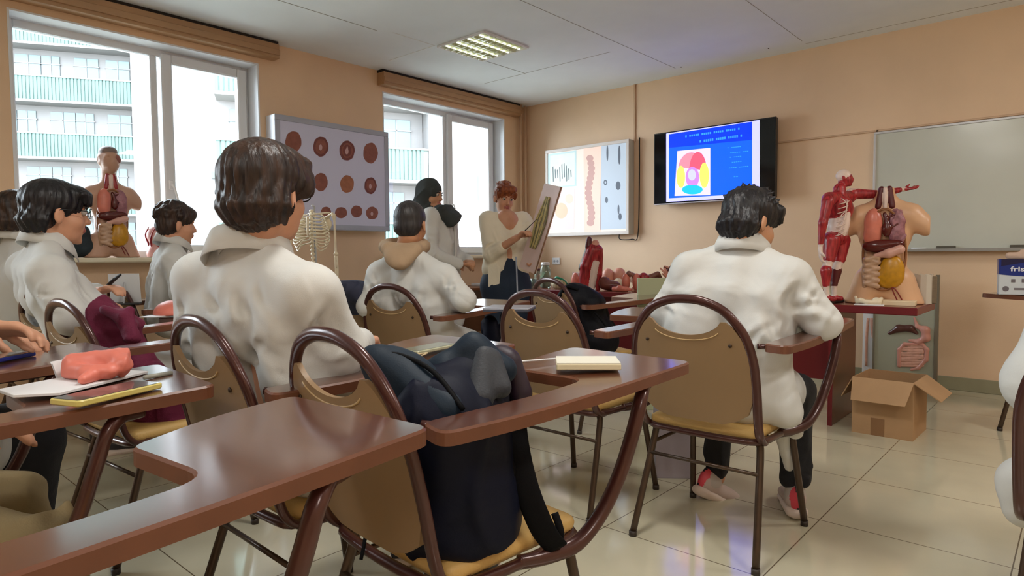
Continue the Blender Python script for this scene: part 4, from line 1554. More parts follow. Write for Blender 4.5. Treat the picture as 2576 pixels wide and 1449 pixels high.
def shoe(ank, toe_dir, root, mats, s=1.0, heel_up=0.0, name='shoe'):
    """sneaker with thick sole; ank ankle point, toe_dir horizontal direction"""
    f = nrm((toe_dir[0], toe_dir[1], 0))
    sd = np.array((f[1], -f[0], 0))
    a = heel_up
    F2 = f*math.cos(a)-np.array((0, 0, 1))*math.sin(a)
    U = np.array((0, 0, 1))*math.cos(a)+f*math.sin(a)
    R = np.stack([sd, F2, U], 1)
    P = lambda x, y, z: ank+R @ (np.array((x, y, z))*s)
    up = [ell(P(0, -.020, -.035), np.array((.036, .045, .045))*s, R, 0), ell(P(0, .06, -.050), np.array((.040, .08, .032))*s, R, 0), ell(P(0, .125, -.060), np.array((.040, .05, .024))*s, R, 0), cone(P(0, -.01, .02), P(0, -.02, -.03), .036*s, .038*s, 1), ell(P(.0, -.050, -.025), np.array((.022, .022, .045))*s, R, 2), ell(P(.0, -.062, -.02), np.array((.005, .008, .045))*s, R, 3), cut(ell(P(0, .0, .055), np.array((.026, .03, .04))*s, R))]
    o = blob(name, up, list(mats)+[m_black], root, h=.006, k=.02)
    so = [cone(P(0, -.045, -.085), P(0, .14, -.085), .040*s, .040*s, 0, 2.2, U), cone(P(0, -.04, -.072), P(0, .05, -.078), .043*s, .043*s, 0, 2.6, U)]
    blob('sole', so, mat('sole_white', (222, 206, 196), .6), o, h=.006, k=.015)
    return o

def seated(name_label, group, root_base, J, head, phi, pitch, roll, hs, hair_fn, skin, coat_m, trousers_m, spec=False, disp_seed=1, eyes=False, amp=.007, shoes=None, hands_curl=.6, hh=.008, colr=True, folds=None, extra=None, torso_phi=0, wid=1.0, rr=1.0, lower=True, coll_r=.078, folddir=None):
    r = empty('person', (0, 0, 0), 0, name_label, 'person')
    if group: r['group'] = group
    R = basis(head[0], phi, pitch, roll, head[2], head[1])
    c = W(*head)
    bp = head_prims(c, R, hs, J['nb']+np.array((0, 0, .015)))
    mid = (J['sl']+J['sr'])/2
    bp += [cone(J['nb'], mid+(J['pv']-mid)*.25, .042, .045), cone(mid+(J['pv']-mid)*.25, J['pv'], .045, .075)]
    bp += chain([mid+(J['pv']-mid)*.1, J['sl'], J['el'], J['wl']], [.04, .036, .034, .026])
    bp += chain([mid+(J['pv']-mid)*.1, J['sr'], J['er'], J['wr']], [.04, .036, .034, .026])
    for w_, e_, sd in (('wl', 'el', -1), ('wr', 'er', 1)):
        d = nrm(J[w_]-J[e_])
        bp += hand(J[w_]+d*.02, d, J.get('n'+w_, np.array((0, 0, -1.0))), sd, hands_curl)
    if lower:
        bp += chain([J['pv'], J['kl'], J['al']], [.08, .05, .035])
        bp += chain([J['pv'], J['kr'], J['ar']], [.08, .05, .035])
    blob('body', bp, [skin, m_lip], r, h=hh, k=.012)
    if eyes:
        face_parts(c, R, hs, r, True, m_hair_bk)
    hair_fn(c, R, hs, r)
    if spec:
        spectacles(c, R, hs, r)
    ct = blob('lab_coat', torso_coat(J, wid, r=rr)+(extra or []), coat_m, r, h=.008, k=.034, disp=creases((folds or [])+auto_creases(J, disp_seed, 4 if folds else 11)), relax=1)
    if colr:
        tR = basis(head[0], torso_phi, -8, 0, head[2], head[1])
        collar(J['nb']+np.array((0, 0, -.016)), tR, coll_r, .046, ct, coat_m)
    if lower:
        tp = []
        for k, a in (('kl', 'al'), ('kr', 'ar')):
            hip = J['pv']+(J['sl' if k == 'kl' else 'sr']-mid)*.45
            tp += chain([J['pv'], hip, J[k], J[a]+(J[k]-J[a])*.12], [.10, .092, .068, .056])
        blob('trousers', tp, trousers_m, r, h=.010, k=.03, disp=fold(disp_seed+50, .006))
        for a, k in (('al', 'kl'), ('ar', 'kr')):
            td = J.get('t'+a, (J['kl']+J['kr'])/2-J['pv'])
            shoe(J[a], td, r, shoes or [mat('shoe_dark', (50, 48, 54), .6)]*3, heel_up=J.get('h'+a, 0))
    rebase(r, root_base)
    return r

def hair_generic(kind, m, seed=1):
    def fn(c, R, s, root):
        P = hp(c, R, s)
        E = lambda p, r_, mi=0: ell(P(*p), np.array(r_)*s, R, mi)
        g = np.random.default_rng(seed)
        q = []
        if kind == 'bowl':
            q += [E((0, -.016, .046), (.094, .108, .090)), E((0, -.040, -.005), (.092, .080, .080)), E((0, -.052, -.045), (.066, .048, .048)), E((0, .030, .075), (.080, .075, .050)), E((.062, .040, .030), (.034, .050, .045)), E((-.062, .040, .030), (.034, .050, .045))]
            tips = [((math.cos(a)*.080, -.02+math.sin(a)*.088, -.03), (math.cos(a)*.072, -.02+math.sin(a)*.080, -.062-.01*g.random())) for a in np.linspace(math.radians(190), math.radians(350), 16)]
        elif kind == 'short':
            q += [E((0, -.014, .044), (.086, .103, .086)), E((0, -.050, -.010), (.078, .060, .070)), E((0, .045, .075), (.070, .062, .040))]
            tips = [((math.cos(a)*.070, -.02+math.sin(a)*.082, -.03), (math.cos(a)*.062, -.02+math.sin(a)*.074, -.07)) for a in np.linspace(math.radians(200), math.radians(340), 12)]
        elif kind == 'messy':
            q += [E((0, -.012, .050), (.090, .108, .088)), E((0, -.048, -.008), (.082, .068, .078)), E((0, .055, .070), (.072, .062, .045))]
            tips = [((math.cos(a)*.072, -.02+math.sin(a)*.085, -.03), (math.cos(a)*.064, -.02+math.sin(a)*.076, -.058)) for a in np.linspace(math.radians(195), math.radians(345), 14)]
            for i in range(46):
                a, b = g.random()*2*PI, g.random()*1.25
                v = np.array((math.sin(b)*math.cos(a), math.sin(b)*math.sin(a), math.cos(b)))
                p0 = np.array((0, -.012, .05))+v*np.array((.080, .098, .080))
                e = v*.022+np.array((g.normal()*.012, .012+g.normal()*.012, -.006))
                q.append(cone(P(*p0), P(*(p0+e)), .010*s, .003*s))
        elif kind == 'buzz':
            q += [E((0, -.014, .038), (.079, .098, .086)), E((0, -.045, -.010), (.072, .060, .065))]
            tips = []
        elif kind == 'curly':
            q += [E((0, -.012, .050), (.086, .104, .088)), E((0, -.045, -.005), (.080, .064, .070)), E((0, .05, .07), (.066, .055, .04))]
            tips = []
            for i in range(150):
                a, b = g.random()*2*PI, g.random()*1.75
                v = np.array((math.sin(b)*math.cos(a), math.sin(b)*math.sin(a), math.cos(b)))
                if v[1] > .35 and v[2] < .35:
                    continue
                p0 = np.array((0, -.014, .045))+v*np.array((.084, .102, .084))
                q.append(E(tuple(p0), (.010+.007*g.random(),)*3))
        elif kind == 'crop':
            q += [E((0, -.016, .046), (.084, .102, .086)), E((0, -.045, .0), (.076, .060, .060)), E((0, .050, .082), (.068, .050, .036)), E((-.03, .060, .090), (.045, .040, .035))]
            tips = [((sg*.076, .045, .05), (sg*.076, .05, .01)) for sg in (-1, 1)]
            for i in range(26):
                a, b = g.random()*2*PI, g.random()*1.1
                v = np.array((math.sin(b)*math.cos(a), math.sin(b)*math.sin(a), math.cos(b)))
                p0 = np.array((0, -.01, .055))+v*np.array((.076, .090, .078))
                e = v*.010+np.array((g.normal()*.012, g.normal()*.012, 0))
                q.append(cone(P(*p0), P(*(p0+e)), .014*s, .009*s))
        for (a, b) in tips:
            q.append(cone(P(*a), P(*b), .019*s, .007*s))
        if kind == 'messy' or kind == 'bowl' or kind == 'short':
            for i in range(12):
                x = -.066+.132*i/11
                y = math.sqrt(max(0, 1-(x/.085)**2))
                q.append(cone(P(x, .020+.075*y, .075), P(x*1.05+.004*g.normal(), .026+.080*y, .034+.010*g.random()), .016*s, .005*s))
        # keep the face and the ears clear
        q.append(cut(E((0, .115, -.040), (.066, .055, .074))))
        for sg in (-1, 1):
            q.append(cut(E((sg*.094, -.004, -.026), (.026, .026, .036))))
            q.append(cut(E((sg*.070, .058, -.045), (.040, .050, .040))))
        up = R[:, 2]
        def dsp(X):
            Y = (X-c) @ R
            an = np.arctan2(Y[:, 0], -Y[:, 1])
            if kind == 'buzz':
                return .0006*np.sin(X @ np.array((900., 700, 800)))
            w_ = np.sin(an*23+3*np.sin(Y[:, 2]*30+seed)+2*np.sin(an*5))+.6*np.sin(an*41+4*np.sin(Y[:, 2]*22)+1)
            return .0028*w_*np.clip(1.1-Y[:, 2]*5, .3, 1)
        blob('hair', q, m, root, h=.0055 if s > 0 else .006, k=.010, disp=dsp, relax=1)
    return fn
V3 = lambda *a: np.array(a, float)
SEATED = 'students in white coats'
# boy in the middle front, seen from behind
def pxf(L, d, w=.011, am=.010):
    return [(W(x0, y0, d), W(x1, y1, d), w*k, am*k, -FW) for (x0, y0, x1, y1, k) in L]
FA = pxf([(650, 715, 708, 800, 1.3), (585, 745, 632, 812, 1.2), (662, 868, 752, 918, 1.3), (690, 835, 650, 884, 1.0), (770, 715, 842, 830, 1.5), (590, 845, 650, 945, 1.5), (728, 838, 690, 790, .9), (486, 752, 556, 812, 1.2), (520, 830, 575, 925, 1.4), (800, 800, 850, 900, 1.2), (700, 905, 760, 960, 1.0)], 1.58)
FB = pxf([(1945, 745, 1975, 800, 1.2), (1955, 850, 1990, 900, 1.4), (1905, 790, 1950, 880, 1.4), (1985, 700, 1960, 770, 1.3), (1720, 700, 1700, 790, 1.6), (1640, 810, 1700, 770, 1.0), (1990, 790, 2060, 770, 1.1), (2010, 740, 2050, 800, 1.2), (1960, 810, 1965, 850, 1.0), (2040, 770, 2080, 810, 1.0)], 2.2, .013, .011)
J = dict(nb=W(628, 622, 1.64), sl=W(502, 702, 1.74), sr=W(785, 742, 1.50))
c1 = onchair('c1', 0, -.06, .56)
J.update(pv=c1, el=W(492, 850, 1.80), wl=W(560, 830, 2.02), er=W(862, 880, 1.56), wr=W(905, 862, 1.78),
         kl=onchair('c1', -.13, .34, .50), kr=onchair('c1', .12, .34, .50), al=onchair('c1', -.13, .42, .10), ar=onchair('c1', .12, .42, .10))
seated('broad boy with brown bowl-cut hair and glasses, seated with his back to view', SEATED, onchair('c1', 0, 0, 0), J, (672, 492, 1.60), 38, 0, 2, 1.02,
       hair_generic('bowl', m_hair_br, 3), m_skin, m_coat, m_black, spec=True, disp_seed=11, torso_phi=12, folds=FA, wid=1.05, coll_r=.074)
# boy on the right in pink sneakers, bent over his tablet
J = dict(nb=W(1868, 622, 2.38), sl=W(1735, 680, 2.44), sr=W(1992, 700, 2.24))
J.update(pv=onchair('c3', .0, -.05, .56), el=W(1675, 780, 2.50), wl=W(1668, 815, 2.72), er=W(2072, 812, 2.20), wr=W(2010, 818, 2.42),
         kl=onchair('c3', -.15, .33, .50), kr=onchair('c3', .17, .33, .50), al=W(1803, 1200, 2.78), ar=W(1998, 1228, 2.60),
         tal=RT*.35+FW*.1, tar=RT*.2+FW*.9, hal=.45)
m_pk = [mat('sneaker_grey_mesh', (190, 172, 164), .7), mat('sneaker_collar', (176, 166, 158), .7), mat('sneaker_pink', (214, 70, 84), .5)]
seated('black-haired boy in pink sneakers bent over his tablet', SEATED, onchair('c3', 0, 0, 0), J, (1886, 566, 2.36), 48, -22, 8, 1.0,
       hair_generic('messy', m_hair_bk, 5), m_skin_b, m_coat, m_black, disp_seed=4, torso_phi=12, shoes=m_pk, folds=FB, extra=[cone(W(1930, 900, 2.28), W(1975, 1035, 2.26), .07, .06), cone(W(1985, 1020, 2.3), W(2000, 1085, 2.40), .035, .03), cone(W(1968, 1090, 2.46), W(1985, 1175, 2.50), .030, .018)], coll_r=.070, wid=1.05)
# hooded boy in the middle
J = dict(nb=W(1022, 630, 3.36), sl=W(955, 690, 3.46), sr=W(1120, 700, 3.24))
J.update(pv=W(1035, 850, 3.42), el=W(925, 770, 3.40), wl=W(960, 790, 3.60), er=W(1168, 755, 3.16), wr=W(1120, 775, 3.40),
         kl=onchair('c5', -.13, .34, .50), kr=onchair('c5', .13, .34, .50), al=onchair('c5', -.13, .40, .09), ar=onchair('c5', .13, .40, .09))
boyC = seated('boy with cropped dark hair and a beige hood over his coat collar', SEATED, onchair('c5', 0, 0, 0), J, (1033, 566, 3.34), 22, -6, 0, 1.0,
       hair_generic('buzz', m_hair_gr, 7), m_skin_b, m_coat, m_black, disp_seed=21, torso_phi=5, amp=.009, colr=False)
m_hood = mat('beige_hoodie', (170, 144, 116), .9, noise=.06, nscale=10, bump=.3, bscale=220, crease=.02, cscale=7)
tR = basis(1022, 5, -10, 0, 3.36, 630)
P = hp(W(1018, 632, 3.37), tR, 1.0)
hq = [cone(P(.10*math.cos(a), -.005+.075*math.sin(a), .025-.03*math.sin(a)*-1+.0), P(.10*math.cos(b), -.005+.075*math.sin(b), .025+.03*math.sin(b)), .030, .030) for (a, b) in [(2*PI*k/14, 2*PI*(k+1)/14) for k in range(14)]]
hq += [cone(P(-.075, -.085, -.005), P(-.02, -.125, -.085), .036, .030), cone(P(.06, -.09, -.01), P(0, -.125, -.085), .036, .03), ell(P(-.02, -.115, -.05), (.07, .04, .06), tR)]
hd = blob('hood', hq, m_hood, boyC, h=.007, k=.02)
hd.location = -Vector(boyC.location)
# boy in glasses on the left, profile to the right
J = dict(nb=W(122, 604, 2.70), sl=W(70, 675, 2.86), sr=W(125, 695, 2.50))
J.update(pv=onchair('c8', 0, -.03, .56), el=W(205, 745, 2.95), wl=W(240, 735, 2.92), er=W(178, 800, 2.48), wr=W(232, 782, 2.60),
         kl=onchair('c8', -.1, .36, .50), kr=onchair('c8', .12, .36, .50), al=onchair('c8', -.13, .42, .09), ar=onchair('c8', .12, .42, .09))
boyF = seated('boy in thin glasses with a black fringe, in profile by the bigger window', SEATED, onchair('c8', 0, 0, 0), J, (140, 538, 2.68), 76, -4, 0, 1.12,
       hair_generic('short', m_hair_bk, 9), m_skin, m_coat, m_black, spec=True, disp_seed=33, torso_phi=60, amp=.007, wid=1.1, rr=1.14, eyes=True, coll_r=.075)
o = MB().box((-.065, -.028, -.006), (.065, .028, .006), bev=.004).build('black_phone', m_dark, loc=W(275, 715, 2.90), rot=(.5, -.6, .4))
tag(o, 'black phone held up by the boy in glasses on the left', 'phone')
# his neighbour, half hidden behind him
J = dict(nb=W(50, 598, 3.25), sl=W(0, 670, 3.40), sr=W(62, 680, 3.10))
J.update(pv=W(10, 830, 3.25), el=W(10, 780, 3.45), wl=W(60, 790, 3.5), er=W(95, 780, 3.10), wr=W(130, 790, 3.3))
gb = W(10, 830, 3.25); 
f_ = nrm((.2, 1, 0))
J.update(kl=gb+f_*.4-V3(.12, 0, .05), kr=gb+f_*.4-V3(-.12, 0, .05))
J.update(al=V3(J['kl'][0], J['kl'][1]+.05, .09), ar=V3(J['kr'][0], J['kr'][1]+.05, .09))
seated('brown-haired student almost hidden behind the boy in glasses', SEATED, (gb[0], gb[1], 0), J, (50, 545, 3.22), 60, -4, 0, 1.02,
       hair_generic('short', m_hair_br, 12), m_skin, m_coat, m_black, disp_seed=35, torso_phi=45, amp=.007)
# curly-haired student by the window
J = dict(nb=W(437, 606, 3.86), sl=W(418, 650, 4.02), sr=W(440, 655, 3.72))
pvH = W(430, 790, 3.95)
J.update(pv=pvH, el=W(462, 735, 4.05), wl=W(500, 745, 4.05), er=W(455, 740, 3.66), wr=W(500, 750, 3.72))
f_ = nrm((.45, 1, 0))
J.update(kl=pvH+f_*.4-V3(.10, 0, .05), kr=pvH+f_*.4+V3(.12, -.05, -.05))
J.update(al=V3(J['kl'][0], J['kl'][1]+.05, .09), ar=V3(J['kr'][0], J['kr'][1]+.05, .09))
seated('curly-haired student in a white coat seated below the bigger window', SEATED, (pvH[0], pvH[1], 0), J, (443, 566, 3.82), 74, -6, 0, 1.02,
       hair_generic('curly', m_hair_br, 14), m_skin, m_coat, m_black, disp_seed=37, torso_phi=60, amp=.007, wid=1.0)
CH['c7'].location = (pvH[0]-.02, pvH[1]+.02, 0)

# ---------------- people standing at the front
def standing_base(px, d):
    p = W(px, 645, d)
    return V3(p[0], p[1], 0)
# woman in the dark headscarf
b = standing_base(1108, 5.15)
r = empty('person', (0, 0, 0), 0, 'woman in a dark headscarf and white coat standing before the smaller window', 'person')
c = W(1082, 492, 5.15)
R = basis(1085, 118, -8, 0, 5.15, 492)
T = basis(1100, 115, 0, 0, 5.15, 600)
def tp(x, y, z):
    return b+T @ V3(x, y, 0)+V3(0, 0, z)
nb = tp(0, -.02, 1.40)
sl, sr = tp(-.17, 0, 1.34), tp(.17, 0, 1.34)
el, er = tp(-.24, .0, 1.06), tp(.24, .02, 1.06)
wl, wr = tp(-.10, .20, 1.00), tp(.12, .20, .98)
bp = head_prims(c, R, 1.0, nb, ears=False)+[cone(nb, tp(0, 0, 1.2), .055, .09), cone(tp(0, 0, 1.2), tp(0, 0, .95), .10, .11)]
bp += chain([sl, el, wl], [.05, .04, .026])+chain([sr, er, wr], [.05, .04, .026])+chain([tp(0, 0, 1.25), sl], [.08, .05])+chain([tp(0, 0, 1.25), sr], [.08, .05])
bp += hand(wl, T @ V3(.8, .5, -.1), V3(0, 0, -1), -1, .5)+hand(wr, T @ V3(-.8, .5, -.1), V3(0, 0, -1), 1, .5)
bp += chain([tp(-.08, 0, .92), tp(-.09, 0, .5), tp(-.09, 0, .09)], [.09, .06, .04])+chain([tp(.08, 0, .92), tp(.09, 0, .5), tp(.09, 0, .09)], [.09, .06, .04])
blob('body', bp, [m_skin_b, m_lip], r, h=.008, k=.012)
face_parts(c, R, 1.0, r, True, m_hair_bk)
m_scarf = mat('dark_green_scarf', (48, 54, 54), .8, noise=.08, nscale=8, bump=.4, bscale=200)
P = hp(c, R, 1.0)
sq = [ell(P(0, -.016, .040), (.098, .110, .098), R), ell(P(0, -.045, -.04), (.094, .080, .10), R), cone(P(0, -.03, -.05), P(0, -.055, -.17), .088, .10), cone(P(0, .015, -.115), P(0, .0, -.16), .070, .09), cone(tp(-.10, .03, 1.37), tp(.10, .05, 1.37), .075, .075), cone(tp(-.06, .09, 1.35), tp(.08, .12, 1.33), .062, .055), cone(tp(.02, .12, 1.33), tp(.10, .14, 1.30), .05, .04), cut(ell(P(0, .115, -.020), (.050, .062, .074), R)), cut(ell(P(0, .075, -.02), (.046, .05, .068), R))]
blob('headscarf', sq, m_scarf, r, h=.007, k=.02, disp=fold(41, .005, 14))
cq = [cone(sl*.95+sr*.05, sr*.95+sl*.05, .068, .068), cone(nb-V3(0, 0, .03), tp(0, 0, 1.2), .07, .12), cone(tp(-.06, 0, 1.25), tp(-.06, 0, .95), .115, .12), cone(tp(.06, 0, 1.25), tp(.06, 0, .95), .115, .12), cone(tp(-.06, 0, .95), tp(-.09, 0, .55), .13, .155), cone(tp(.06, 0, .95), tp(.09, 0, .55), .13, .155)]
cq += chain([sl, el, wl], [.07, .058, .045])+chain([sr, er, wr], [.07, .058, .045])
JD = dict(sl=sl, sr=sr, el=el, er=er, wl=wl, wr=wr, pv=tp(0, 0, .95))
ct = blob('lab_coat', cq, m_coat, r, h=.010, k=.04, disp=creases(auto_creases(JD, 42)))
MB().tube([tp(.0, .125, 1.30), tp(.0, .135, 1.1), tp(0, .13, .95), tp(0, .16, .55)], (.004, .012), 8, sub=4).build('button_placket', m_coat, ct, smooth=True)
blob('trousers', chain([tp(-.09, 0, .62), tp(-.09, 0, .10)], [.085, .065])+chain([tp(.09, 0, .62), tp(.09, 0, .10)], [.085, .065]), m_black, r, h=.010, k=.02)
for sx in (-.09, .09):
    shoe(tp(sx, 0, .09), T[:, 1], r, [m_black]*3)
rebase(r, b)

# the teacher with the mounted specimen board
b = standing_base(1272, 5.55)
r = empty('person', (0, 0, 0), 0, 'red-haired woman in a white blouse and navy skirt pointing at a specimen board', 'person')
c = W(1268, 500, 5.55)
R = basis(1268, 158, -16, 4, 5.55, 500)
T = basis(1272, 160, 0, 0, 5.55, 600)
nb = tp(0, -.01, 1.405)
sl, sr = tp(-.165, 0, 1.345), tp(.165, 0, 1.345)   # her left arm holds the board
er = W(1234, 640, 5.42); wr = W(1300, 598, 5.22)
el = W(1350, 612, 5.42); wl = W(1352, 640, 5.28)
bp = head_prims(c, R, 1.03, nb)+[ell(tp(0, .035, 1.31), (.11, .085, .12), T), cone(nb, tp(0, 0.01, 1.25), .055, .085), cone(tp(0, 0, 1.25), tp(0, 0, .95), .10, .12)]
bp += chain([tp(0, 0, 1.28), sl, el, wl], [.08, .05, .042, .027])+chain([tp(0, 0, 1.28), sr, er, wr], [.08, .05, .042, .027])
dR = nrm(W(1330, 575, 5.15)-W(1300, 598, 5.22))
bp += hand(wr, dR, V3(0, 0, -1)-UP*.2, 1, .95)
dL = nrm(W(1345, 690, 5.2)-wl)
bp += hand(wl, dL*.7-RT*.2-FW*.1, -RT*.2-FW*.2+V3(0, 0, .1), -1, .55)
bp += chain([tp(-.09, 0, .92), tp(-.09, 0, .5), tp(-.09, 0, .09)], [.10, .058, .04])+chain([tp(.09, 0, .92), tp(.09, 0, .5), tp(.09, 0, .09)], [.10, .058, .04])
blob('body', bp, [m_skin, m_lip], r, h=.007, k=.012)
face_parts(c, R, 1.03, r, True, m_hair_red)
hair_generic('crop', m_hair_red, 17)(c, R, 1.03, r)
m_blouse = mat('cream_blouse', (232, 222, 200), .8, noise=.03, nscale=5, bump=.3, bscale=200)
cq = [cone(sl*.93+sr*.07, sr*.93+sl*.07, .066, .066), cone(tp(-.07, 0, 1.26), tp(-.07, 0, 1.0), .115, .118), cone(tp(.07, 0, 1.26), tp(.07, 0, 1.0), .115, .118), cone(tp(-.08, .05, 1.18), tp(.08, .05, 1.18), .09, .09), cone(tp(-.07, 0, 1.0), tp(-.08, 0, .93), .118, .13), cone(tp(.07, 0, 1.0), tp(.08, 0, .93), .118, .13)]
cq += [cone(sl, el, .072, .062), cone(sr, er, .072, .062), cone(er, er*.6+wr*.4, .060, .055)]
cq += [cut(cone(tp(0, .085, 1.43), tp(0, .165, 1.20), .062, .010)), cut(ell(tp(0, .03, 1.43), (.078, .088, .06), T))]
ct = blob('blouse', cq, m_blouse, r, h=.008, k=.03, disp=creases(auto_creases(dict(sl=sl, sr=sr, el=el, er=er, wl=wl, wr=wr, pv=tp(0, 0, .95)), 52, amp=.007)))
sk = [cone(tp(-.05, 0, .96), tp(-.07, 0, .78), .125, .145), cone(tp(.05, 0, .96), tp(.07, 0, .78), .125, .145), cone(tp(-.07, 0, .78), tp(-.05, 0, .45), .145, .13), cone(tp(.07, 0, .78), tp(.05, 0, .45), .145, .13)]
sko = blob('skirt', sk, mat('navy_skirt', (22, 40, 62), .75, noise=.06, bump=.3, bscale=200), r, h=.010, k=.05)
MB().tube([W(1298, 646, 5.37), W(1300, 690, 5.36), W(1302, 755, 5.36)], (.006, .007), 8, sub=3).build('stripe', mat('pale_stripe', (170, 180, 196), .7), sko, smooth=True)
pk = [W(1228, 670, 5.40), W(1250, 662, 5.375), W(1260, 674, 5.37), W(1256, 714, 5.37), W(1228, 722, 5.40)]
MB().add([p for p in pk]+[p+FW*.05 for p in pk], [(4, 3, 2, 1, 0), (5, 6, 7, 8, 9)]+[(k, (k+1) % 5, 5+(k+1) % 5, 5+k) for k in range(5)]).build('pocket_flap', m_blouse, sko)
for sx in (-.09, .09):
    shoe(tp(sx, 0, .09), T[:, 1], r, [m_black]*3)
rebase(r, b)
# the pointer she holds
o = MB().tube([wr-dR*.02+UP*-.0, W(1318, 583, 5.17), W(1350, 552, 5.08)], [.005, .0045, .0025], 8).build('pointer_stick', m_dark, smooth=True)
tag(o, 'dark pointer stick in the red-haired woman\'s hand', 'pointer')
# specimen board: a tall narrow plate seen nearly edge-on with a plaited nerve preparation
A, B = W(1412, 470, 5.02), W(1345, 690, 5.10)
A2, B2 = W(1370, 476, 5.22), W(1308, 684, 5.24)
up_ = nrm(A-B); sd_ = nrm(np.cross(up_, np.cross(A2-A, up_))); sd_ = nrm((A2-A)-up_*((A2-A) @ up_)); nn = np.cross(sd_, up_)
if nn @ FW > 0: nn = -nn
Lh, Lw = np.linalg.norm(A-B), .26
def bp_(u, v, h):
    return B+sd_*u+up_*v+nn*h
r = empty('specimen_board', tuple(B), 0, 'tall pink-white board with a yellow nerve preparation held by the red-haired woman', 'specimen board')
def off(vs):
    return [tuple(np.array(p)-B) for p in vs]
vs = [bp_(*q) for q in ((0, 0, 0), (Lw, 0, 0), (Lw, Lh, 0), (0, Lh, 0), (0, 0, -.012), (Lw, 0, -.012), (Lw, Lh, -.012), (0, Lh, -.012))]
MB().add(off(vs), [(0, 1, 2, 3), (7, 6, 5, 4), (0, 4, 5, 1), (1, 5, 6, 2), (2, 6, 7, 3), (3, 7, 4, 0)]).build('plate', mat('specimen_plate', (226, 200, 194), .4, noise=.04), r)
MB().tube(off([bp_(0, 0, 0), bp_(0, Lh, 0)]), .006, 8).build('rim', mat('plate_rim', (150, 110, 84), .4), r, smooth=True)
g = np.random.default_rng(3)
m_nv = mat('nerve_ochre', (196, 178, 120), .5, noise=.15, nscale=50)
m_nv2 = mat('nerve_olive', (120, 116, 78), .5, noise=.2, nscale=50)
for k in range(9):
    u0 = Lw*(.22+.07*k)
    pts = []
    for j in range(9):
        v = Lh*(.86-.075*j)
        uu = Lw*.5+(u0-Lw*.5)*min(1, .35+.16*j)*(1 if j < 6 else 1-.12*(j-5))+g.normal()*.004
        pts.append(bp_(uu, v, .008+.004*g.random()))
    MB().tube(off(pts), [.007]+[.006]*7+[.003], 8, sub=3).build('nerve_strand', m_nv if k % 3 else m_nv2, r, smooth=True)

# ---------------- partly visible neighbours
m_khaki = mat('beige_trousers', (150, 134, 100), .9, noise=.06, nscale=10, bump=.3, bscale=200, crease=.04, cscale=5)
r = empty('person', (0, 0, 0), 0, 'person in beige trousers whose knees show under the tablet with the yellow phone', 'person')
q = onchair('cm1', 0, 0, 0)
def cc(x, y, z):
    return onchair('cm1', x, y, z)
J = dict(nb=cc(0, -.13, 1.10), sl=cc(-.18, -.10, 1.02), sr=cc(.18, -.10, 1.02), pv=cc(0, -.08, .57), el=cc(-.26, -.05, .78), wl=cc(-.16, .08, .70), er=cc(.25, -.22, .74), wr=cc(.22, -.05, .62),
         kl=W(10, 1275, 1.46), kr=W(95, 1400, 1.24), al=cc(-.12, .30, .09), ar=cc(.02, .24, .09))
c = cc(0, -.08, 1.23)
R = np.stack([V3(1, 0, 0), V3(0, 1, 0), V3(0, 0, 1)], 1)
mid = (J['sl']+J['sr'])/2
bp = head_prims(c, R, 1.0, J['nb'])+[cone(J['nb'], mid, .042, .045), cone(mid, J['pv'], .045, .075)]+chain([mid, J['sl'], J['el'], J['wl']], [.04, .036, .034, .026])+chain([mid, J['sr'], J['er'], J['wr']], [.04, .036, .034, .026])
bp += hand(J['wl'], V3(.2, .9, -.3), V3(0, 0, -1), -1, .4)+hand(J['wr'], V3(-.3, .9, -.3), V3(0, 0, -1), 1, .4)
bp += chain([J['pv'], J['kl'], J['al']], [.08, .05, .035])+chain([J['pv'], J['kr'], J['ar']], [.08, .05, .035])
blob('body', bp, [m_skin, m_lip], r, h=.009, k=.012)
hair_generic('short', m_hair_bk, 19)(c, R, 1.0, r)
blob('lab_coat', torso_coat(J, skirt=False), m_coat, r, h=.011, k=.045, disp=creases(auto_creases(J, 61)))
blob('trousers', chain([J['pv'], cc(-.09, -.02, .56), J['kl'], J['al']+V3(0, 0, .05)], [.10, .09, .074, .065])+chain([J['pv'], cc(.09, -.02, .56), J['kr'], J['ar']+V3(0, 0, .05)], [.10, .09, .074, .065]), m_khaki, r, h=.008, k=.03, disp=fold(63, .007, 12))
for a in ('al', 'ar'):
    shoe(J[a], V3(0, 1, 0), r, [m_black]*3)
rebase(r, cc(0, 0, 0))

r = empty('person', (0, 0, 0), 0, 'person whose hand hovers over a dark blue phone at the very edge', 'person')
def c2_(x, y, z):
    return onchair('cm2', x, y, z)
h1 = W(22, 838, 1.72)
J = dict(nb=c2_(0, -.10, 1.10), sl=c2_(-.18, -.08, 1.02), sr=c2_(.18, -.08, 1.02), pv=c2_(0, -.08, .57), el=c2_(-.26, .0, .82), wl=c2_(-.05, .22, .84), er=c2_(.22, -.02, .83), wr=W(-35, 822, 1.70),
         kl=c2_(-.17, .30, .52), kr=c2_(.02, .30, .52), al=c2_(-.17, .28, .09), ar=c2_(.0, .26, .09))
c = c2_(0, -.04, 1.23)
mid = (J['sl']+J['sr'])/2
bp = head_prims(c, R, 1.0, J['nb'])+[cone(J['nb'], mid, .042, .045), cone(mid, J['pv'], .045, .075)]+chain([mid, J['sl'], J['el'], J['wl']], [.04, .036, .034, .026])+chain([mid, J['sr'], J['er'], J['wr']], [.04, .036, .034, .026])
bp += hand(J['wl'], V3(.5, .8, -.2), V3(0, 0, -1), -1, .5)+hand(J['wr'], RT*.95+UP*-.1+FW*.2, UP*-.8-FW*.4, 1, .55, 1.0, thumb=.5)
bp += chain([J['pv'], J['kl'], J['al']], [.08, .05, .035])+chain([J['pv'], J['kr'], J['ar']], [.08, .05, .035])
blob('body', bp, [m_skin, m_lip], r, h=.006, k=.010)
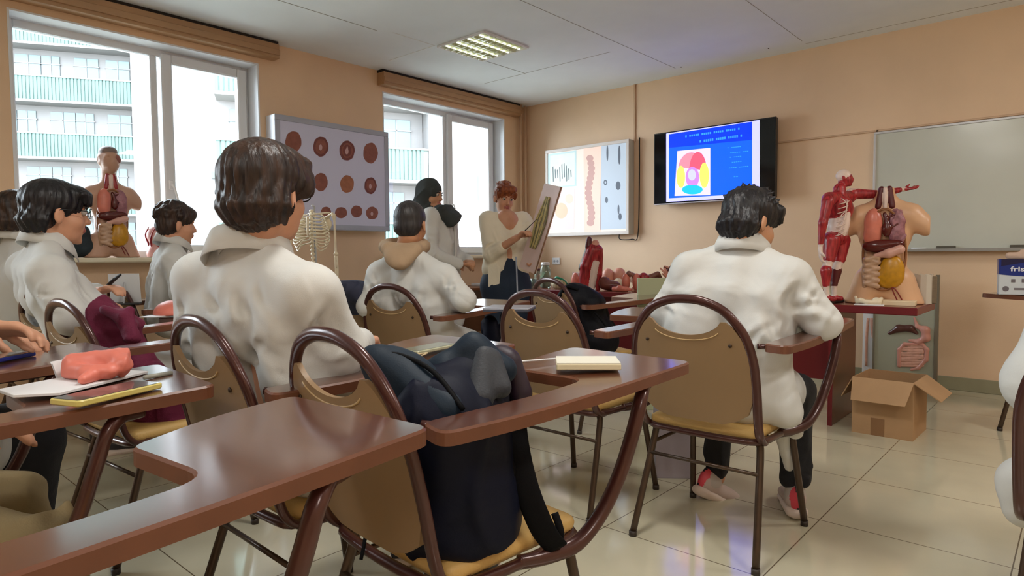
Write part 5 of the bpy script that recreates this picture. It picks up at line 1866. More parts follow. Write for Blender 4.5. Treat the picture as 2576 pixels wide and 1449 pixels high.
hair_generic('short', m_hair_bk, 23)(c, R, 1.0, r)
J['wr'] = J['wr']*.6+J['er']*.4
blob('lab_coat', torso_coat(J), m_coat, r, h=.011, k=.045, disp=creases(auto_creases(J, 71)))
blob('trousers', chain([J['pv'], J['kl'], J['al']+V3(0, 0, .05)], [.11, .078, .065])+chain([J['pv'], J['kr'], J['ar']+V3(0, 0, .05)], [.11, .078, .065]), m_black, r, h=.012, k=.03)
for a in ('al', 'ar'):
    shoe(J[a], V3(0, 1, 0), r, [m_black]*3)
rebase(r, c2_(0, 0, 0))

# person at the opposite edge, only sleeve and coat hem in view
pL = W(2568, 1250, 1.50)
CH['cJ'].location = (pL[0]+.215, pL[1]+.23, 0)
r = empty('person', (0, 0, 0), 0, 'person in a white coat cut off at the edge beside the carton', 'person')
def cj(x, y, z):
    return onchair('cJ', x, y, z)
J = dict(nb=cj(.05, -.12, 1.10), sl=W(2690, 790, 1.76), sr=cj(.24, -.08, 1.02), pv=cj(.03, .02, .57), el=W(2622, 965, 1.74), wl=W(2700, 1040, 1.95), er=cj(.26, .0, .82), wr=cj(.12, .24, .84),
         kl=cj(-.12, .34, .52), kr=cj(.13, .34, .52), al=cj(-.12, .38, .09), ar=cj(.13, .38, .09))
c = cj(.05, -.06, 1.24)
mid = (J['sl']+J['sr'])/2
bp = head_prims(c, R, 1.0, J['nb'])+[cone(J['nb'], mid, .042, .045), cone(mid, J['pv'], .045, .075)]+chain([mid, J['sl'], J['el'], J['wl']], [.04, .036, .034, .026])+chain([mid, J['sr'], J['er'], J['wr']], [.04, .036, .034, .026])
bp += hand(J['wl'], V3(.3, .8, -.2), V3(0, 0, -1), -1, .5)+hand(J['wr'], V3(0, .9, -.2), V3(0, 0, -1), 1, .5)
bp += chain([J['pv'], J['kl'], J['al']], [.08, .05, .035])+chain([J['pv'], J['kr'], J['ar']], [.08, .05, .035])
blob('body', bp, [m_skin, m_lip], r, h=.009, k=.010)
hair_generic('short', m_hair_bk, 29)(c, R, 1.0, r)
tc_ = torso_coat(J, .85, r=.9)
tc_ += [cone(W(2590, 1222, 1.76), W(2572, 1285, 1.76), .068, .045), cone(W(2590, 1222, 1.76), cj(-.05, .0, .56), .068, .10), cone(J['sl'], J['el'], .075, .082), cone(J['el'], J['wl'], .082, .06)]
blob('lab_coat', tc_, m_coat, r, h=.010, k=.045, disp=creases(auto_creases(J, 81)))
blob('trousers', chain([J['pv'], J['kl'], J['al']+V3(0, 0, .05)], [.11, .078, .065])+chain([J['pv'], J['kr'], J['ar']+V3(0, 0, .05)], [.11, .078, .065]), m_black, r, h=.012, k=.03)
for a in ('al', 'ar'):
    shoe(J[a], V3(0, 1, 0), r, [m_black]*3)
rebase(r, cj(0, 0, 0))
# ================================================================ anatomical models
def musclemat(n, c, c2, st=(30, 30, 5), sc=2.5):
    return mat(n, c, .32, col2=c2, nscale=sc, stretch=st, bump=.4, bscale=3)
m_mus = musclemat('muscle_red', (120, 14, 26), (178, 44, 50))
m_ten = mat('tendon_white', (222, 200, 190), .35, noise=.05, nscale=30)
m_mdark = mat('muscle_dark', (84, 20, 24), .35)
m_flesh = mat('model_flesh', (214, 170, 134), .38, noise=.04, nscale=8)
m_flesh2 = mat('model_flesh_pink', (214, 150, 128), .38, noise=.05, nscale=10)
m_lung = mat('lung_pink', (206, 118, 100), .3, noise=.08, nscale=25)
m_lung2 = mat('lung_mauve', (150, 100, 110), .35, noise=.25, nscale=50)
m_liv = mat('liver_maroon', (84, 22, 18), .2)
m_stm = mat('stomach_pale', (208, 160, 146), .28)
m_oment = mat('omentum_yellow', (190, 136, 22), .3, noise=.12, nscale=40)
m_int = mat('intestine_beige', (186, 150, 122), .3, noise=.1, nscale=40)
m_bord = mat('cavity_border', (136, 84, 44), .4, noise=.15, nscale=40)
m_ves = mat('vessel_red', (120, 30, 30), .35)
m_bone = mat('bone_ivory', (226, 212, 184), .5, noise=.05, nscale=30)

def frame_at(pos, facing):
    f = nrm((facing[0], facing[1], 0))
    rt = np.array((f[1], -f[0], 0))
    R = np.stack([rt, f, V3(0, 0, 1)], 1)
    def F(x, y, z):
        return pos+R @ V3(x, y, z)
    return F, R

def torso_model(pos, facing, label, s=1.0, head=False, cat='anatomical model', mk=1.0):
    r = empty('anatomy_torso', tuple(pos), 0, label, cat)
    f = nrm((facing[0], facing[1], 0))
    # viewer sees the front (+y); x positive is to the model's right hand, so to the viewer's left
    R = np.stack([V3(-f[1], f[0], 0)*-1, f, V3(0, 0, 1)], 1)
    def L(x, y, z):
        return R @ (V3(x, y, z)*s)
    E = lambda c, q, m=0, RR=None: ell(L(*c), np.array(q)*s, R if RR is None else R @ RR, m)
    C = lambda a, b, ra, rb, m=0: cone(L(*a), L(*b), ra*s, rb*s, m)
    O = lambda x, y, z: (x*1.34, y+.004, .315+(z-.315)*1.20)
    Eo = lambda c, q, m=0: ell(L(*O(*c)), np.array((q[0]*1.30, q[1], q[2]*1.20))*s, R, m)
    Co = lambda a, b, ra, rb, m=0: cone(L(*O(*a)), L(*O(*b)), ra*1.15*s, rb*1.15*s, m)
    body = [C((0, -.01, .685), (0, -.01, .56), .044, .055), C((-.13, -.01, .525), (.13, -.01, .525), .055, .055), C((0, -.01, .60), (.13, -.01, .52), .045, .055), C((0, -.01, .60), (-.13, -.01, .52), .045, .055),
            C((.12, -.01, .505), (.205, -.01, .455), .066, .060), C((-.12, -.01, .505), (-.205, -.01, .455), .066, .060), E((0, -.01, .42), (.142, .085, .15)), E((0, -.01, .27), (.118, .078, .14)), E((0, -.012, .13), (.148, .088, .11)),
            C((.075, -.01, .13), (.125, -.01, -.02), .085, .088), C((-.075, -.01, .13), (-.125, -.01, -.02), .085, .088), cut(bx(L(0, 0, -.06), V3(.4, .3, .06)*s, R, .002)), cut(bx(L(.275, 0, .43), V3(.05, .2, .2)*s, R, .002)), cut(bx(L(-.275, 0, .43), V3(.05, .2, .2)*s, R, .002)), cut(E((0, .105, .32), (.108, .065, .232)))]
    if head:
        hc = L(0, .0, .80)
        Rh = R @ rotm(z=.15)
        body += head_prims(hc, Rh, .92*s, L(0, -.01, .66), 0, 0)
    else:
        body += [cut(bx(L(0, 0, .74), V3(.2, .2, .055)*s, R, .002))]
    blob('torso_shell', body, m_flesh if not head else mat('model_flesh_tan', (190, 150, 128), .4, noise=.05), r, h=.007, k=.03)
    if head:
        blob('face_muscles', [E((-.035, .035, .80), (.045, .060, .055)), E((-.02, .05, .745), (.03, .03, .03))], mat('face_red', (150, 92, 82), .4, noise=.2, nscale=30), r, h=.006, k=.02)
        blob('skull_cap', [E((0, -.008, .865), (.068, .085, .050))], mat('cap_grey', (120, 104, 98), .5, noise=.15, nscale=30), r, h=.007, k=.01)
    blob('neck_muscles', [C((.020, .035, .675), (.035, .040, .57), .016, .018, 0), C((-.020, .035, .675), (-.035, .040, .57), .016, .018, 0), C((0, .045, .67), (0, .048, .56), .012, .012, 1)], [m_mdark if not head else m_mus, m_ten], r, h=.005, k=.008)
    # border of the opened trunk
    pts = [L(.108*math.sin(a)*(1-.10*math.cos(a)), .080-.034*abs(math.sin(a))**2, .318+.235*math.cos(a)) for a in [2*PI*k/22 for k in range(22)]]
    MB().tube(pts, .0075*s, 8, closed=True, sub=3).build('cavity_border', m_bord, r, smooth=True)
    blob('lung', [Eo((.042, .060, .445), (.038, .034, .075)), Eo((.046, .060, .385), (.036, .034, .05))], m_lung, r, h=.005, k=.02)
    blob('lung', [Eo((-.045, .052, .445), (.036, .030, .072)), Eo((-.048, .052, .385), (.034, .030, .05))], m_lung2, r, h=.005, k=.02, disp=fold(5, .004, 40))
    blob('heart', [Eo((-.010, .072, .415), (.020, .020, .036)), Co((0, .068, .49), (-.012, .072, .44), .010, .012), Co((-.01, .07, .47), (-.045, .07, .49), .008, .006), Co((-.02, .075, .42), (-.05, .075, .44), .007, .006)], m_liv, r, h=.005, k=.008)
    blob('liver', [Eo((.025, .072, .335), (.060, .034, .032)), Eo((-.030, .070, .345), (.050, .028, .022))], m_liv, r, h=.005, k=.02)
    blob('stomach', [Co((-.060, .088, .318), (-.020, .092, .300), .024, .021), Co((-.020, .092, .300), (.030, .088, .288), .021, .012)], m_stm, r, h=.005, k=.02)
    blob('omentum', [Eo((-.032, .072, .215), (.050, .034, .078)), Eo((-.02, .070, .18), (.055, .03, .05))], m_oment, r, h=.005, k=.02)
    g = np.random.default_rng(4)
    P_ = [(.02+.045*((i % 2)), .082+.006*g.random(), .285-.0145*i) for i in range(11)]
    blob('intestine', chain([L(*O(*p)) for p in P_], [.0145*s]*len(P_))+chain([L(*O(.07, .066, .14)), L(*O(.074, .066, .20)), L(*O(.07, .070, .27)), L(*O(.02, .088, .275))], [.014*s]*4), m_int, r, h=.0045, k=.004)
    MB().tube([L(-.04, .088, .12), L(-.05, .090, .08), L(-.075, .086, .02)], .0035*s, 8, sub=3).build('groin_vessel', m_ves, r, smooth=True)
    MB().tube([L(-.045, .088, .11), L(-.075, .088, .07), L(-.105, .075, .01)], .0035*s, 8, sub=3).build('groin_vessel', m_ves, r, smooth=True)
    return r
# torso with head on the sill of the bigger window
_p = WZ(282, 652, SZ+.012)
_p = V3(.055, WX(282, 648, .05)[1], SZ+.012)
torso_model(_p, CAM[:2]-_p[:2]+np.array((.0, 1.2)), 'anatomical torso with head and open chest on the sill of the bigger window', .82, True)
# headless torso on the right table
_p = V3(*WY(2222, 768, -1.43)[:2], TZ2)
torso_model(_p, CAM[:2]-_p[:2]+np.array((-.2, .0)), 'large headless anatomical torso with yellow belly organ on the right table', 1.02, False)

# muscle man with one arm stretched out
d0 = 3.93
r = empty('muscle_figure', (0, 0, 0), 0, 'red muscle figure with one arm stretched out, standing on the right table', 'anatomical model')
Wq = lambda x, y, dd=0: W(x, y, d0+dd)
RH = basis(2125, 92, 0, 0, d0, 450)
hc = Wq(2124, 448)
hs = .46
q = head_prims(hc, RH, hs, Wq(2112, 482), 0, 0)
q = [(('e', p[1], p[2], p[3], 1 if i == 0 else 0) if p[0] == 'e' else p) for i, p in enumerate(q)]
def Eq(x, y, dd, rx, ry, rz, m=0, ang=0):
    s_ = d0/FPX
    RR = np.stack([RT*math.cos(ang)-UP*math.sin(ang), FW, RT*math.sin(ang)+UP*math.cos(ang)], 1)
    return ell(Wq(x, y, dd), np.array((rx*s_, ry*s_, rz*s_)), RR, m)
def Cq(a, b, ra, rb, m=0):
    s_ = d0/FPX
    return cone(Wq(*a), Wq(*b), ra*s_, rb*s_, m)
q += [Cq((2112, 476, 0), (2112, 500, 0), 15, 18), Cq((2086, 500, -.05), (2138, 496, .05), 17, 15, 0), Eq(2112, 525, 0, 33, 26, 36, 0), Eq(2122, 512, -.04, 20, 12, 18, 0), Eq(2108, 572, 0, 25, 22, 34, 1), Eq(2126, 560, -.045, 12, 8, 34, 1, .15), Eq(2100, 600, 0, 28, 24, 20, 0),
      # hanging arm
      Eq(2084, 506, -.07, 16, 16, 18, 0), Cq((2082, 510, -.08), (2070, 562, -.09), 14, 10, 0), Cq((2070, 562, -.09), (2064, 612, -.08), 11, 6, 0), Cq((2066, 598, -.08), (2063, 628, -.08), 6, 5, 1),
      # stretched arm
      Cq((2142, 488, .06), (2218, 489, .02), 14, 10, 0), Cq((2216, 489, .02), (2262, 478, -.02), 11, 6, 0), Cq((2250, 480, -.01), (2276, 476, -.02), 6, 5, 1), Cq((2140, 480, .05), (2175, 483, .04), 7, 5, 1),
      # legs
      Cq((2092, 606, -.03), (2086, 650, -.04), 21, 14, 0), Cq((2116, 606, .03), (2112, 650, .02), 22, 15, 0), Cq((2086, 652, -.04), (2080, 672, -.04), 12, 11, 1), Cq((2112, 652, .02), (2104, 672, .02), 12, 11, 1),
      Cq((2078, 682, -.05), (2078, 716, -.05), 14, 8, 0), Cq((2103, 682, .03), (2098, 716, .03), 14, 8, 2), Cq((2078, 716, -.05), (2080, 744, -.05), 7, 6, 1), Cq((2098, 716, .03), (2098, 744, .03), 7, 6, 1),
      Cq((2080, 749, -.05), (2098, 752, -.07), 7, 6, 0), Cq((2098, 749, .03), (2116, 751, .01), 7, 6, 0)]
hnd = hand(Wq(2276, 476, -.02), RT*.95+UP*.12, UP*1.0-FW*.2, -1, .25, .5, 0, spread=.6)
q += hnd+hand(Wq(2063, 628, -.08), -UP+RT*.05, RT-FW*.3, 1, .4, .5, 1)
blob('figure_body', q, [m_mus, m_ten, m_mdark], r, h=.0045, k=.010)
# rib and abdomen lattice
for i in range(8):
    a, b = (2128-i*2.6, 508+i*12), (2140-i*4.0, 505+i*12)
    s_ = d0/FPX
    MB().tube([Wq(2110-i*1.6, 514+i*11.5, -.066), Wq(2125-i*1.8, 510+i*11.5, -.085), Wq(2140-i*2.2, 504+i*11.5, -.050)], .0030, 6, sub=3).build('rib_line', m_ten, r, smooth=True)
MB().tube([Wq(2132, 505, -.07), Wq(2126, 545, -.085), Wq(2108, 592, -.07)], .0035, 6, sub=3).build('midline', m_ten, r, smooth=True)
MB().tube([Wq(2118, 500, -.06), Wq(2130, 512, -.075), Wq(2128, 530, -.075), Wq(2114, 545, -.078), Wq(2104, 575, -.066)], .0035, 6, sub=3).build('chest_edge', m_ten, r, smooth=True)
_b = V3(*Wq(2090, 752)[:2], TZ2)
rebase(r, _b)
_fz = min((ch.matrix_basis.translation.z for ch in r.children), default=0)

# ---- skeleton between the wall box and the seated boy
d0 = 4.75
r = empty('skeleton_model', (0, 0, 0), 0, 'ivory skeleton trunk without skull standing beside the brain slice box', 'anatomical model')
RS = basis(787, 195, 0, 0, d0, 600)
ct_ = W(787, 600, d0)
def S(x, y, z):
    return ct_+RS @ V3(x, y, z)
sp = [(0, .02+.02*math.sin(i*.35), .20-.0285*i) for i in range(18)]
blob('spine', [ell(S(*p), (.017, .017, .0115), RS) for p in sp]+[cone(S(sp[i][0], sp[i][1]-.02, sp[i][2]), S(sp[i][0], sp[i][1]-.035, sp[i][2]-.01), .006, .004) for i in range(18)]+[cone(S(*sp[0]), S(*sp[-1]), .007, .007)], m_bone, r, h=.005, k=.005)
for i in range(10):
    z = .185-.024*i
    wdt = .075+.055*math.sin(min(1, (i+1)/7)*PI/2)-(.012*(i-7) if i > 7 else 0)
    for sg in (-1, 1):
        pts = [S(sg*.012, .03-.02, z), S(sg*wdt*.7, -.035, z-.012), S(sg*wdt, .035, z-.035), S(sg*wdt*.72, .105, z-.060), S(sg*(.02 if i < 7 else .05), .125, z-.055+(.0 if i < 6 else .01*(i-5)))]
        MB().tube([np.array(p) for p in pts], .0052, 6, sub=4).build('rib', m_bone, r, smooth=True)
blob('sternum', [cone(S(0, .128, .145), S(0, .135, .02), .011, .008)], m_bone, r, h=.005, k=.005)
for sg in (-1, 1):
    MB().tube([S(sg*.01, .12, .16), S(sg*.07, .09, .175), S(sg*.135, .03, .185)], .006, 6, sub=4).build('clavicle', m_bone, r, smooth=True)
    blob('scapula', [ell(S(sg*.095, -.045, .11), (.035, .008, .06), RS), cone(S(sg*.07, -.05, .145), S(sg*.145, .0, .18), .008, .012)], m_bone, r, h=.006, k=.01)
    blob('humerus', [cone(S(sg*.155, .0, .165), S(sg*.158, 0, .15), .018, .012), cone(S(sg*.158, 0, .15), S(sg*.165, 0, -.10), .009, .009), ell(S(sg*.166, 0, -.115), (.020, .012, .012), RS)], m_bone, r, h=.006, k=.01)
    blob('forearm_bones', [cone(S(sg*.160, 0, -.13), S(sg*.165, .02, -.34), .008, .006), cone(S(sg*.175, 0, -.13), S(sg*.182, .02, -.34), .006, .008)], m_bone, r, h=.006, k=.004)
    blob('hip_bone', [ell(S(sg*.072, .0, -.335), (.060, .022, .058), RS @ rotm(y=sg*.5)), cone(S(sg*.05, .02, -.38), S(sg*.012, .07, -.41), .012, .012), cone(S(sg*.06, 0, -.38), S(sg*.05, .01, -.44), .016, .014), cut(ell(S(sg*.05, .05, -.33), (.045, .04, .045), RS))], m_bone, r, h=.006, k=.012)
    blob('femur', [ell(S(sg*.105, .0, -.40), (.020, .020, .020), RS), cone(S(sg*.105, 0, -.40), S(sg*.13, 0, -.43), .013, .013), cone(S(sg*.13, 0, -.43), S(sg*.095, 0, -.80), .012, .012), ell(S(sg*.094, 0, -.82), (.03, .02, .02), RS)], m_bone, r, h=.007, k=.012)
blob('sacrum', [cone(S(0, .02, -.31), S(0, -.02, -.38), .028, .014)], m_bone, r, h=.006, k=.01)
zb = S(0, 0, 0)[2]
_b = V3(*S(0, -.06, 0)[:2], 0)
MB().tube([(_b[0], _b[1], .03), (_b[0], _b[1], zb+.24), tuple(S(0, .0, .24))], .009, 8).tube([(_b[0]-.2, _b[1], .02), (_b[0]+.2, _b[1], .02)], .014, 8).tube([(_b[0], _b[1]-.2, .02), (_b[0], _b[1]+.2, .02)], .014, 8).build('stand', m_alu, r, smooth=True)
rebase(r, _b)

# ---- pink vessel bust on the bigger window's sill
_c = WX(392, 608, .06)
r = empty('vessel_bust', (_c[0], _c[1], SZ+.012), 0, 'small pink bust with red vessels on the bigger window sill', 'anatomical model')
V = lambda x, y, z: V3(x, y, z)
blob('bust', [ell((0, 0, .16), (.065, .06, .065)), cone((0, 0, .12), (0, 0, .03), .035, .05), cone((0, 0, .02), (0, 0, .025), .06, .06), cut(bx((0, 0, -.06), (.2, .2, .06)))], mat('bust_pink', (216, 164, 160), .4), r, h=.006, k=.02)
for k in range(6):
    a = k*1.05
    MB().tube([(.03*math.cos(a), .03*math.sin(a), .05), (.05*math.cos(a), .05*math.sin(a), .11), (.068*math.cos(a+.3), .063*math.sin(a+.3), .16), (.05*math.cos(a+.7), .048*math.sin(a+.7), .21)], [.008, .007, .005, .003], 8, sub=3).build('vessel', m_mus, r, smooth=True)

# ================================================================ small models on the left display table
GR = 'small anatomical models on the display table'
def onT(px, py, y=None):
    p = WZ(px, py, TZ2)
    if y is not None:
        p = WY(px, py, y)
        p[2] = TZ2
    p[1] = min(max(p[1], -1.30), -.80)
    return V3(*(WY(px, py, p[1])[:2]), TZ2)
# red leg section
p = onT(1484, 742, -1.24)
s_ = np.linalg.norm(p-CAM)*.995/FPX
r = empty('leg_model', tuple(p), 0, 'tall red and white leg muscle model on the display table', 'anatomical model', GR)
def Q(dx, up, dd=0):
    return RT*dx*s_+V3(0, 0, up*s_)+FW*dd
rest = [cone(Q(-16, 4), Q(-10, 60), 12*s_, 15*s_, 0), cone(Q(-10, 60), Q(8, 100), 15*s_, 17*s_, 0), cone(Q(8, 100), Q(14, 118), 14*s_, 9*s_, 2), cone(Q(2, 4), Q(12, 70), 9*s_, 14*s_, 1), cone(Q(12, 70), Q(18, 100), 13*s_, 15*s_, 0), cone(Q(-24, 55), Q(-4, 108), 5*s_, 6*s_, 3), cone(Q(22, 40), Q(24, 90), 9*s_, 10*s_, 0), cone(Q(20, 4), Q(22, 40), 6*s_, 8*s_, 0), cone(Q(-4, 110), Q(-2, 128), 8*s_, 7*s_, 4)]
blob('leg_section', rest, [m_mus, m_ten, m_flesh2, mat('sinew_grey', (120, 104, 96), .4), m_mdark], r, h=.005, k=.010)
MB().lathe([(.055, 0), (.055, .012), (.02, .014)], 20).build('base', m_white, r, smooth=True)
# pink kidney slab
p = onT(1447, 722, -1.20)
r = empty('kidney_model', tuple(p), 0, 'pink kidney section standing at the end of the display table', 'anatomical model', GR)
s_ = np.linalg.norm(p-CAM)/FPX
blob('kidney', [ell(V3(0, 0, .075), (.042, .022, .075)), cut(ell(V3(.045, -.03, .07), (.02, .03, .03)))], m_lung, r, h=.005, k=.01)
MB().box((-.05, .02, 0), (.05, .035, .155), bev=.004).build('back_plate', m_ten, r)
# hip section
p = onT(1542, 705, -.95)
r = empty('hip_model', tuple(p), math.radians(30), 'flesh-coloured hip section with dark cleft on the display table', 'anatomical model', GR)
blob('hip_half', [ell(V3(-.045, 0, .115), (.055, .06, .070)), cone((-.04, 0, .0), (-.04, 0, .10), .04, .045), cut(bx((0, 0, -.06), (.2, .2, .06)))], m_flesh2, r, h=.006, k=.02)
blob('hip_half', [ell(V3(.055, 0, .12), (.060, .058, .070)), cone((.05, 0, .0), (.05, 0, .10), .04, .045), cut(bx((0, 0, -.06), (.2, .2, .06))), cut(bx((.14, 0, .1), (.03, .1, .2)))], m_flesh2, r, h=.006, k=.02)
# liver, lungs, vessel tree and pelvis
p = onT(1535, 722, -1.18)
r = empty('liver_model', tuple(p), math.radians(20), 'dark brown liver model lying beside the red leg model', 'anatomical model', GR)
blob('liver_lobe', [ell(V3(0, 0, .045), (.09, .06, .045)), ell(V3(-.05, 0, .07), (.05, .045, .05))], mat('liver_dusty', (104, 54, 44), .3, noise=.15, nscale=30), r, h=.006, k=.02)
blob('gall_bladder', [cone((.03, -.06, .03), (.09, -.05, .015), .02, .014)], m_mdark, r, h=.005, k=.01)
p = onT(1560, 724, -1.25)
r = empty('larynx_model', tuple(p), 0, 'low reddish brown throat model in front of the pink lungs', 'anatomical model', GR)
blob('throat', [cone((-.06, 0, .02), (.05, 0, .022), .02, .022), cone((.05, 0, .022), (.085, .01, .018), .014, .016), ell(V3(0, -.01, .03), (.03, .02, .025))], m_lung, r, h=.005, k=.01)
p = onT(1588, 722, -1.12)
r = empty('lung_model', tuple(p), math.radians(25), 'pair of glossy pink lungs on the display table', 'anatomical model', GR)
for sg in (-1, 1):
    blob('lung', [ell(V3(sg*.045, 0, .075), (.036, .04, .075)), cut(bx((0, 0, -.05), (.2, .2, .05)))], m_lung, r, h=.006, k=.02)
blob('windpipe', [cone((0, 0, .08), (0, 0, .15), .010, .010)], m_ten, r, h=.005, k=.005)
p = onT(1555, 712, -.98)
r = empty('skull_base_model', tuple(p), 0, 'small ivory skull base between the hip section and the lungs', 'anatomical model', GR)
blob('skull_base', [ell(V3(0, 0, .05), (.05, .045, .05)), cone((0, -.03, .02), (0, -.05, .015), .02, .015), cut(ell((.018, -.045, .05), (.011, .015, .012))), cut(ell((-.018, -.045, .05), (.011, .015, .012)))], m_bone, r, h=.005, k=.01)
p = onT(1618, 722, -1.05)
r = empty('pelvis_model', tuple(p), math.radians(38), 'red and brown pelvis muscle model with two spread wings', 'anatomical model', GR)
blob('pelvis_muscle', [cone((0, 0, .0), (0, 0, .08), .035, .045, 1), cone((-.03, 0, .10), (-.12, 0, .145), .030, .022, 0), cone((.03, 0, .10), (.12, 0, .14), .030, .022, 0), cone((-.12, 0, .145), (-.15, 0, .10), .02, .014, 0), cone((.12, 0, .14), (.16, 0, .09), .02, .012, 0), ell(V3(0, -.02, .10), (.045, .04, .055), None, 1), cone((-.05, 0, .05), (-.09, 0, .0), .02, .02, 2), cone((.05, 0, .05), (.09, 0, .0), .02, .02, 2)], [mat('pelvis_brown', (120, 72, 56), .35, noise=.15, nscale=20), m_mus, m_flesh2], r, h=.006, k=.015)
p = onT(1692, 712, -1.00)
r = empty('bronchial_model', tuple(p), 0, 'tall branching brown and pink airway model beside the bent boy', 'anatomical model', GR)
g = np.random.default_rng(8)
bq = [cone((0, 0, 0), (0, 0, .09), .03, .02)]
for i in range(26):
    a = V3(g.normal()*.025, g.normal()*.02, .08+.13*g.random())
    b = a+V3(g.normal()*.03, g.normal()*.02, .015+.03*g.random())
    bq.append(cone(a, b, .011, .007, int(g.integers(0, 2))))
    bq.append(cone((0, 0, .08), a, .008, .008, 1))
blob('airway_tree', bq, [m_mdark, m_flesh2], r, h=.005, k=.006)
p = onT(1660, 730, -1.18)
r = empty('green_bowl', tuple(p), 0, 'pale green bowl on the display table behind the green panel', 'bowl')
MB().lathe([(.03, 0), (.06, .03), (.075, .07), (.070, .07), (.055, .032), (.02, .01)], 24).build('bowl', mat('bowl_green', (150, 168, 120), .3), r, smooth=True)
p = WY(2008, 715, -1.35)
r = empty('joint_model', (p[0]-.0, -1.35, TZ2), 0, 'red joint model half hidden behind the bent boy\'s shoulder', 'anatomical model', GR)
blob('joint', [cone((0, 0, .0), (0, 0, .10), .045, .035, 1), cone((-.02, 0, .10), (-.03, 0, .165), .05, .045, 0), cone((.03, -.01, .10), (.03, 0, .15), .03, .02, 1)], [m_mus, m_ten], r, h=.006, k=.01)
# jars
m_jarg = mat('jar_glass', (196, 214, 200), .05, trans=.75, spec=.6)
m_spec = mat('green_specimen', (120, 140, 96), .4, noise=.2, nscale=30)
for (px, py, yy, rr, hh, lab, nm) in ((1372, 712, -1.10, .050, .235, 'tall glass specimen jar with a white lid left of the green bundle', 'specimen_jar'), (1354, 712, -.90, .040, .17, 'smaller glass jar with reddish content behind the specimen board', 'specimen_jar')):
    p = onT(px, py, yy)
    r = empty(nm, tuple(p), 0, lab, 'jar', 'specimen jars')
    MB().lathe([(rr*.9, 0), (rr, .01), (rr, hh*.72), (rr*.72, hh*.86), (rr*.72, hh*.90)], 24).build('jar_glass', m_jarg, r, smooth=True)
    MB().lathe([(rr*.80, hh*.90), (rr*.82, hh*.91), (rr*.82, hh), (rr*.7, hh+.004)], 24).build('lid', m_white if rr > .045 else m_mdark, r, smooth=True)
    blob('specimen', [cone((0, 0, .03), (0, 0, hh*.6), rr*.55, rr*.4)], m_spec if rr > .045 else m_lung, r, h=.006, k=.01, disp=fold(3, .008, 30))
p = onT(1408, 716, -1.20)
r = empty('cord_bundle', tuple(p), 0, 'white strand bundle with a green band beside the glass jars', 'anatomical model', GR)
blob('bundle', [ell(V3(0, 0, .045), (.085, .06, .055)), cut(bx((0, 0, -.05), (.2, .2, .05)))], mat('strand_cream', (214, 202, 170), .5, col2=(150, 140, 100), nscale=2, stretch=(40, 40, 3)), r, h=.006, k=.01)
MB().tube([(-.05, -.02, .085), (-.01, -.03, .105), (.05, -.02, .085), (.085, 0, .045)], .010, 8, sub=4).build('green_band', mat('band_green', (20, 130, 90), .35), r, smooth=True)
# things on the right table
p = WZ(2084, 745, TZ2); p = V3(*WY(2084, 745, -1.58)[:2], TZ2)
r = empty('jaw_skull_model', (p[0], p[1], TZ2+.026), 0, 'small ivory spine and skull fragment on the green topped folder', 'anatomical model')
g = np.random.default_rng(12)
blob('bone_fragment', [ell(V3(0, 0, .095), (.030, .026, .028)), cone((-.01, 0, .08), (-.03, 0, .02), .014, .012), cone((.01, 0, .075), (.015, 0, .01), .012, .018), cut(ell((-.005, -.025, .095), (.010, .012, .012))), cone((-.035, 0, .012), (.04, 0, .012), .012, .012)], m_bone, r, h=.0045, k=.008)
MB().tube([(-.04, -.012, .02), (-.02, -.02, .06), (.0, -.02, .10)], .004, 6, sub=3).build('red_artery', m_ves, r, smooth=True)
p = V3(*WY(2190, 770, -1.62)[:2], TZ2)
r = empty('jaw_model', tuple(p), math.radians(10), 'ivory lower jaw model lying in front of the headless torso', 'anatomical model')
blob('jaw', [cone((-.07, 0, .02), (-.05, -.015, .028), .012, .014), cone((-.05, -.015, .028), (-.01, -.03, .016), .014, .013), cone((-.01, -.03, .016), (.04, -.02, .018), .013, .016), cone((.04, -.02, .018), (.055, 0, .04), .014, .010), cone((-.07, 0, .02), (-.08, .02, .045), .011, .008), ell(V3(.03, -.01, .03), (.022, .018, .018))], m_bone, r, h=.0045, k=.008)
MB().box((-.085, -.045, 0), (.07, .03, .006), bev=.002).build('base', m_white, r)

p = onT(1342, 728, -1.26)
r = empty('glass_cup', tuple(p), 0, 'small clear glass cup at the table corner under the specimen board', 'cup')
MB().lathe([(.024, 0), (.03, .09), (.028, .09), (.022, .004)], 20).build('cup_wall', m_jarg, r, smooth=True)
# ================================================================ carton with lettering on the chair near the whiteboard
CH['c12'].location = (4.945, -1.05, 0)
CH['c12'].rotation_euler.z = math.radians(70)
q0 = W(2500, 742, 3.93)
r = empty('formula_carton', (q0[0]+.02, q0[1]+.02, .783), math.radians(8), 'blue and white carton pack on the chair tablet near the whiteboard', 'carton')
cw, chh, cdp = .24, .215, .15
m_cwh = mat('carton_white', (206, 214, 222), .35)
m_cbl = mat('carton_blue', (14, 44, 130), .3)
m_cdb = mat('carton_navy', (18, 16, 66), .3)
MB().box((0, 0, 0), (cw, cdp, chh), bev=.003).build('pack', m_cwh, r)
wv = [(0, chh), (cw, chh), (cw, chh*.50)]+[(cw*(1-k/10), chh*(.50+.07*(k/10)**2)) for k in range(1, 11)]
b = MB()
b.prism(wv[::-1], -.0012, .001, 0, fn=lambda u, v, h: (u, h, v))
wv2 = [(.01, chh), (cw, chh), (cw, chh*.82), (cw*.5, chh*.90), (.01, chh*.80)]
b.prism(wv2[::-1], -.0018, .001, 1, fn=lambda u, v, h: (u, h, v))
b.prism([(0, chh), (cdp, chh), (cdp, chh*.55), (0, chh*.57)], -.0012, .001, 0, fn=lambda u, v, h: (h, u, v))
b.build('printed_band', [m_cbl, m_cdb], r)
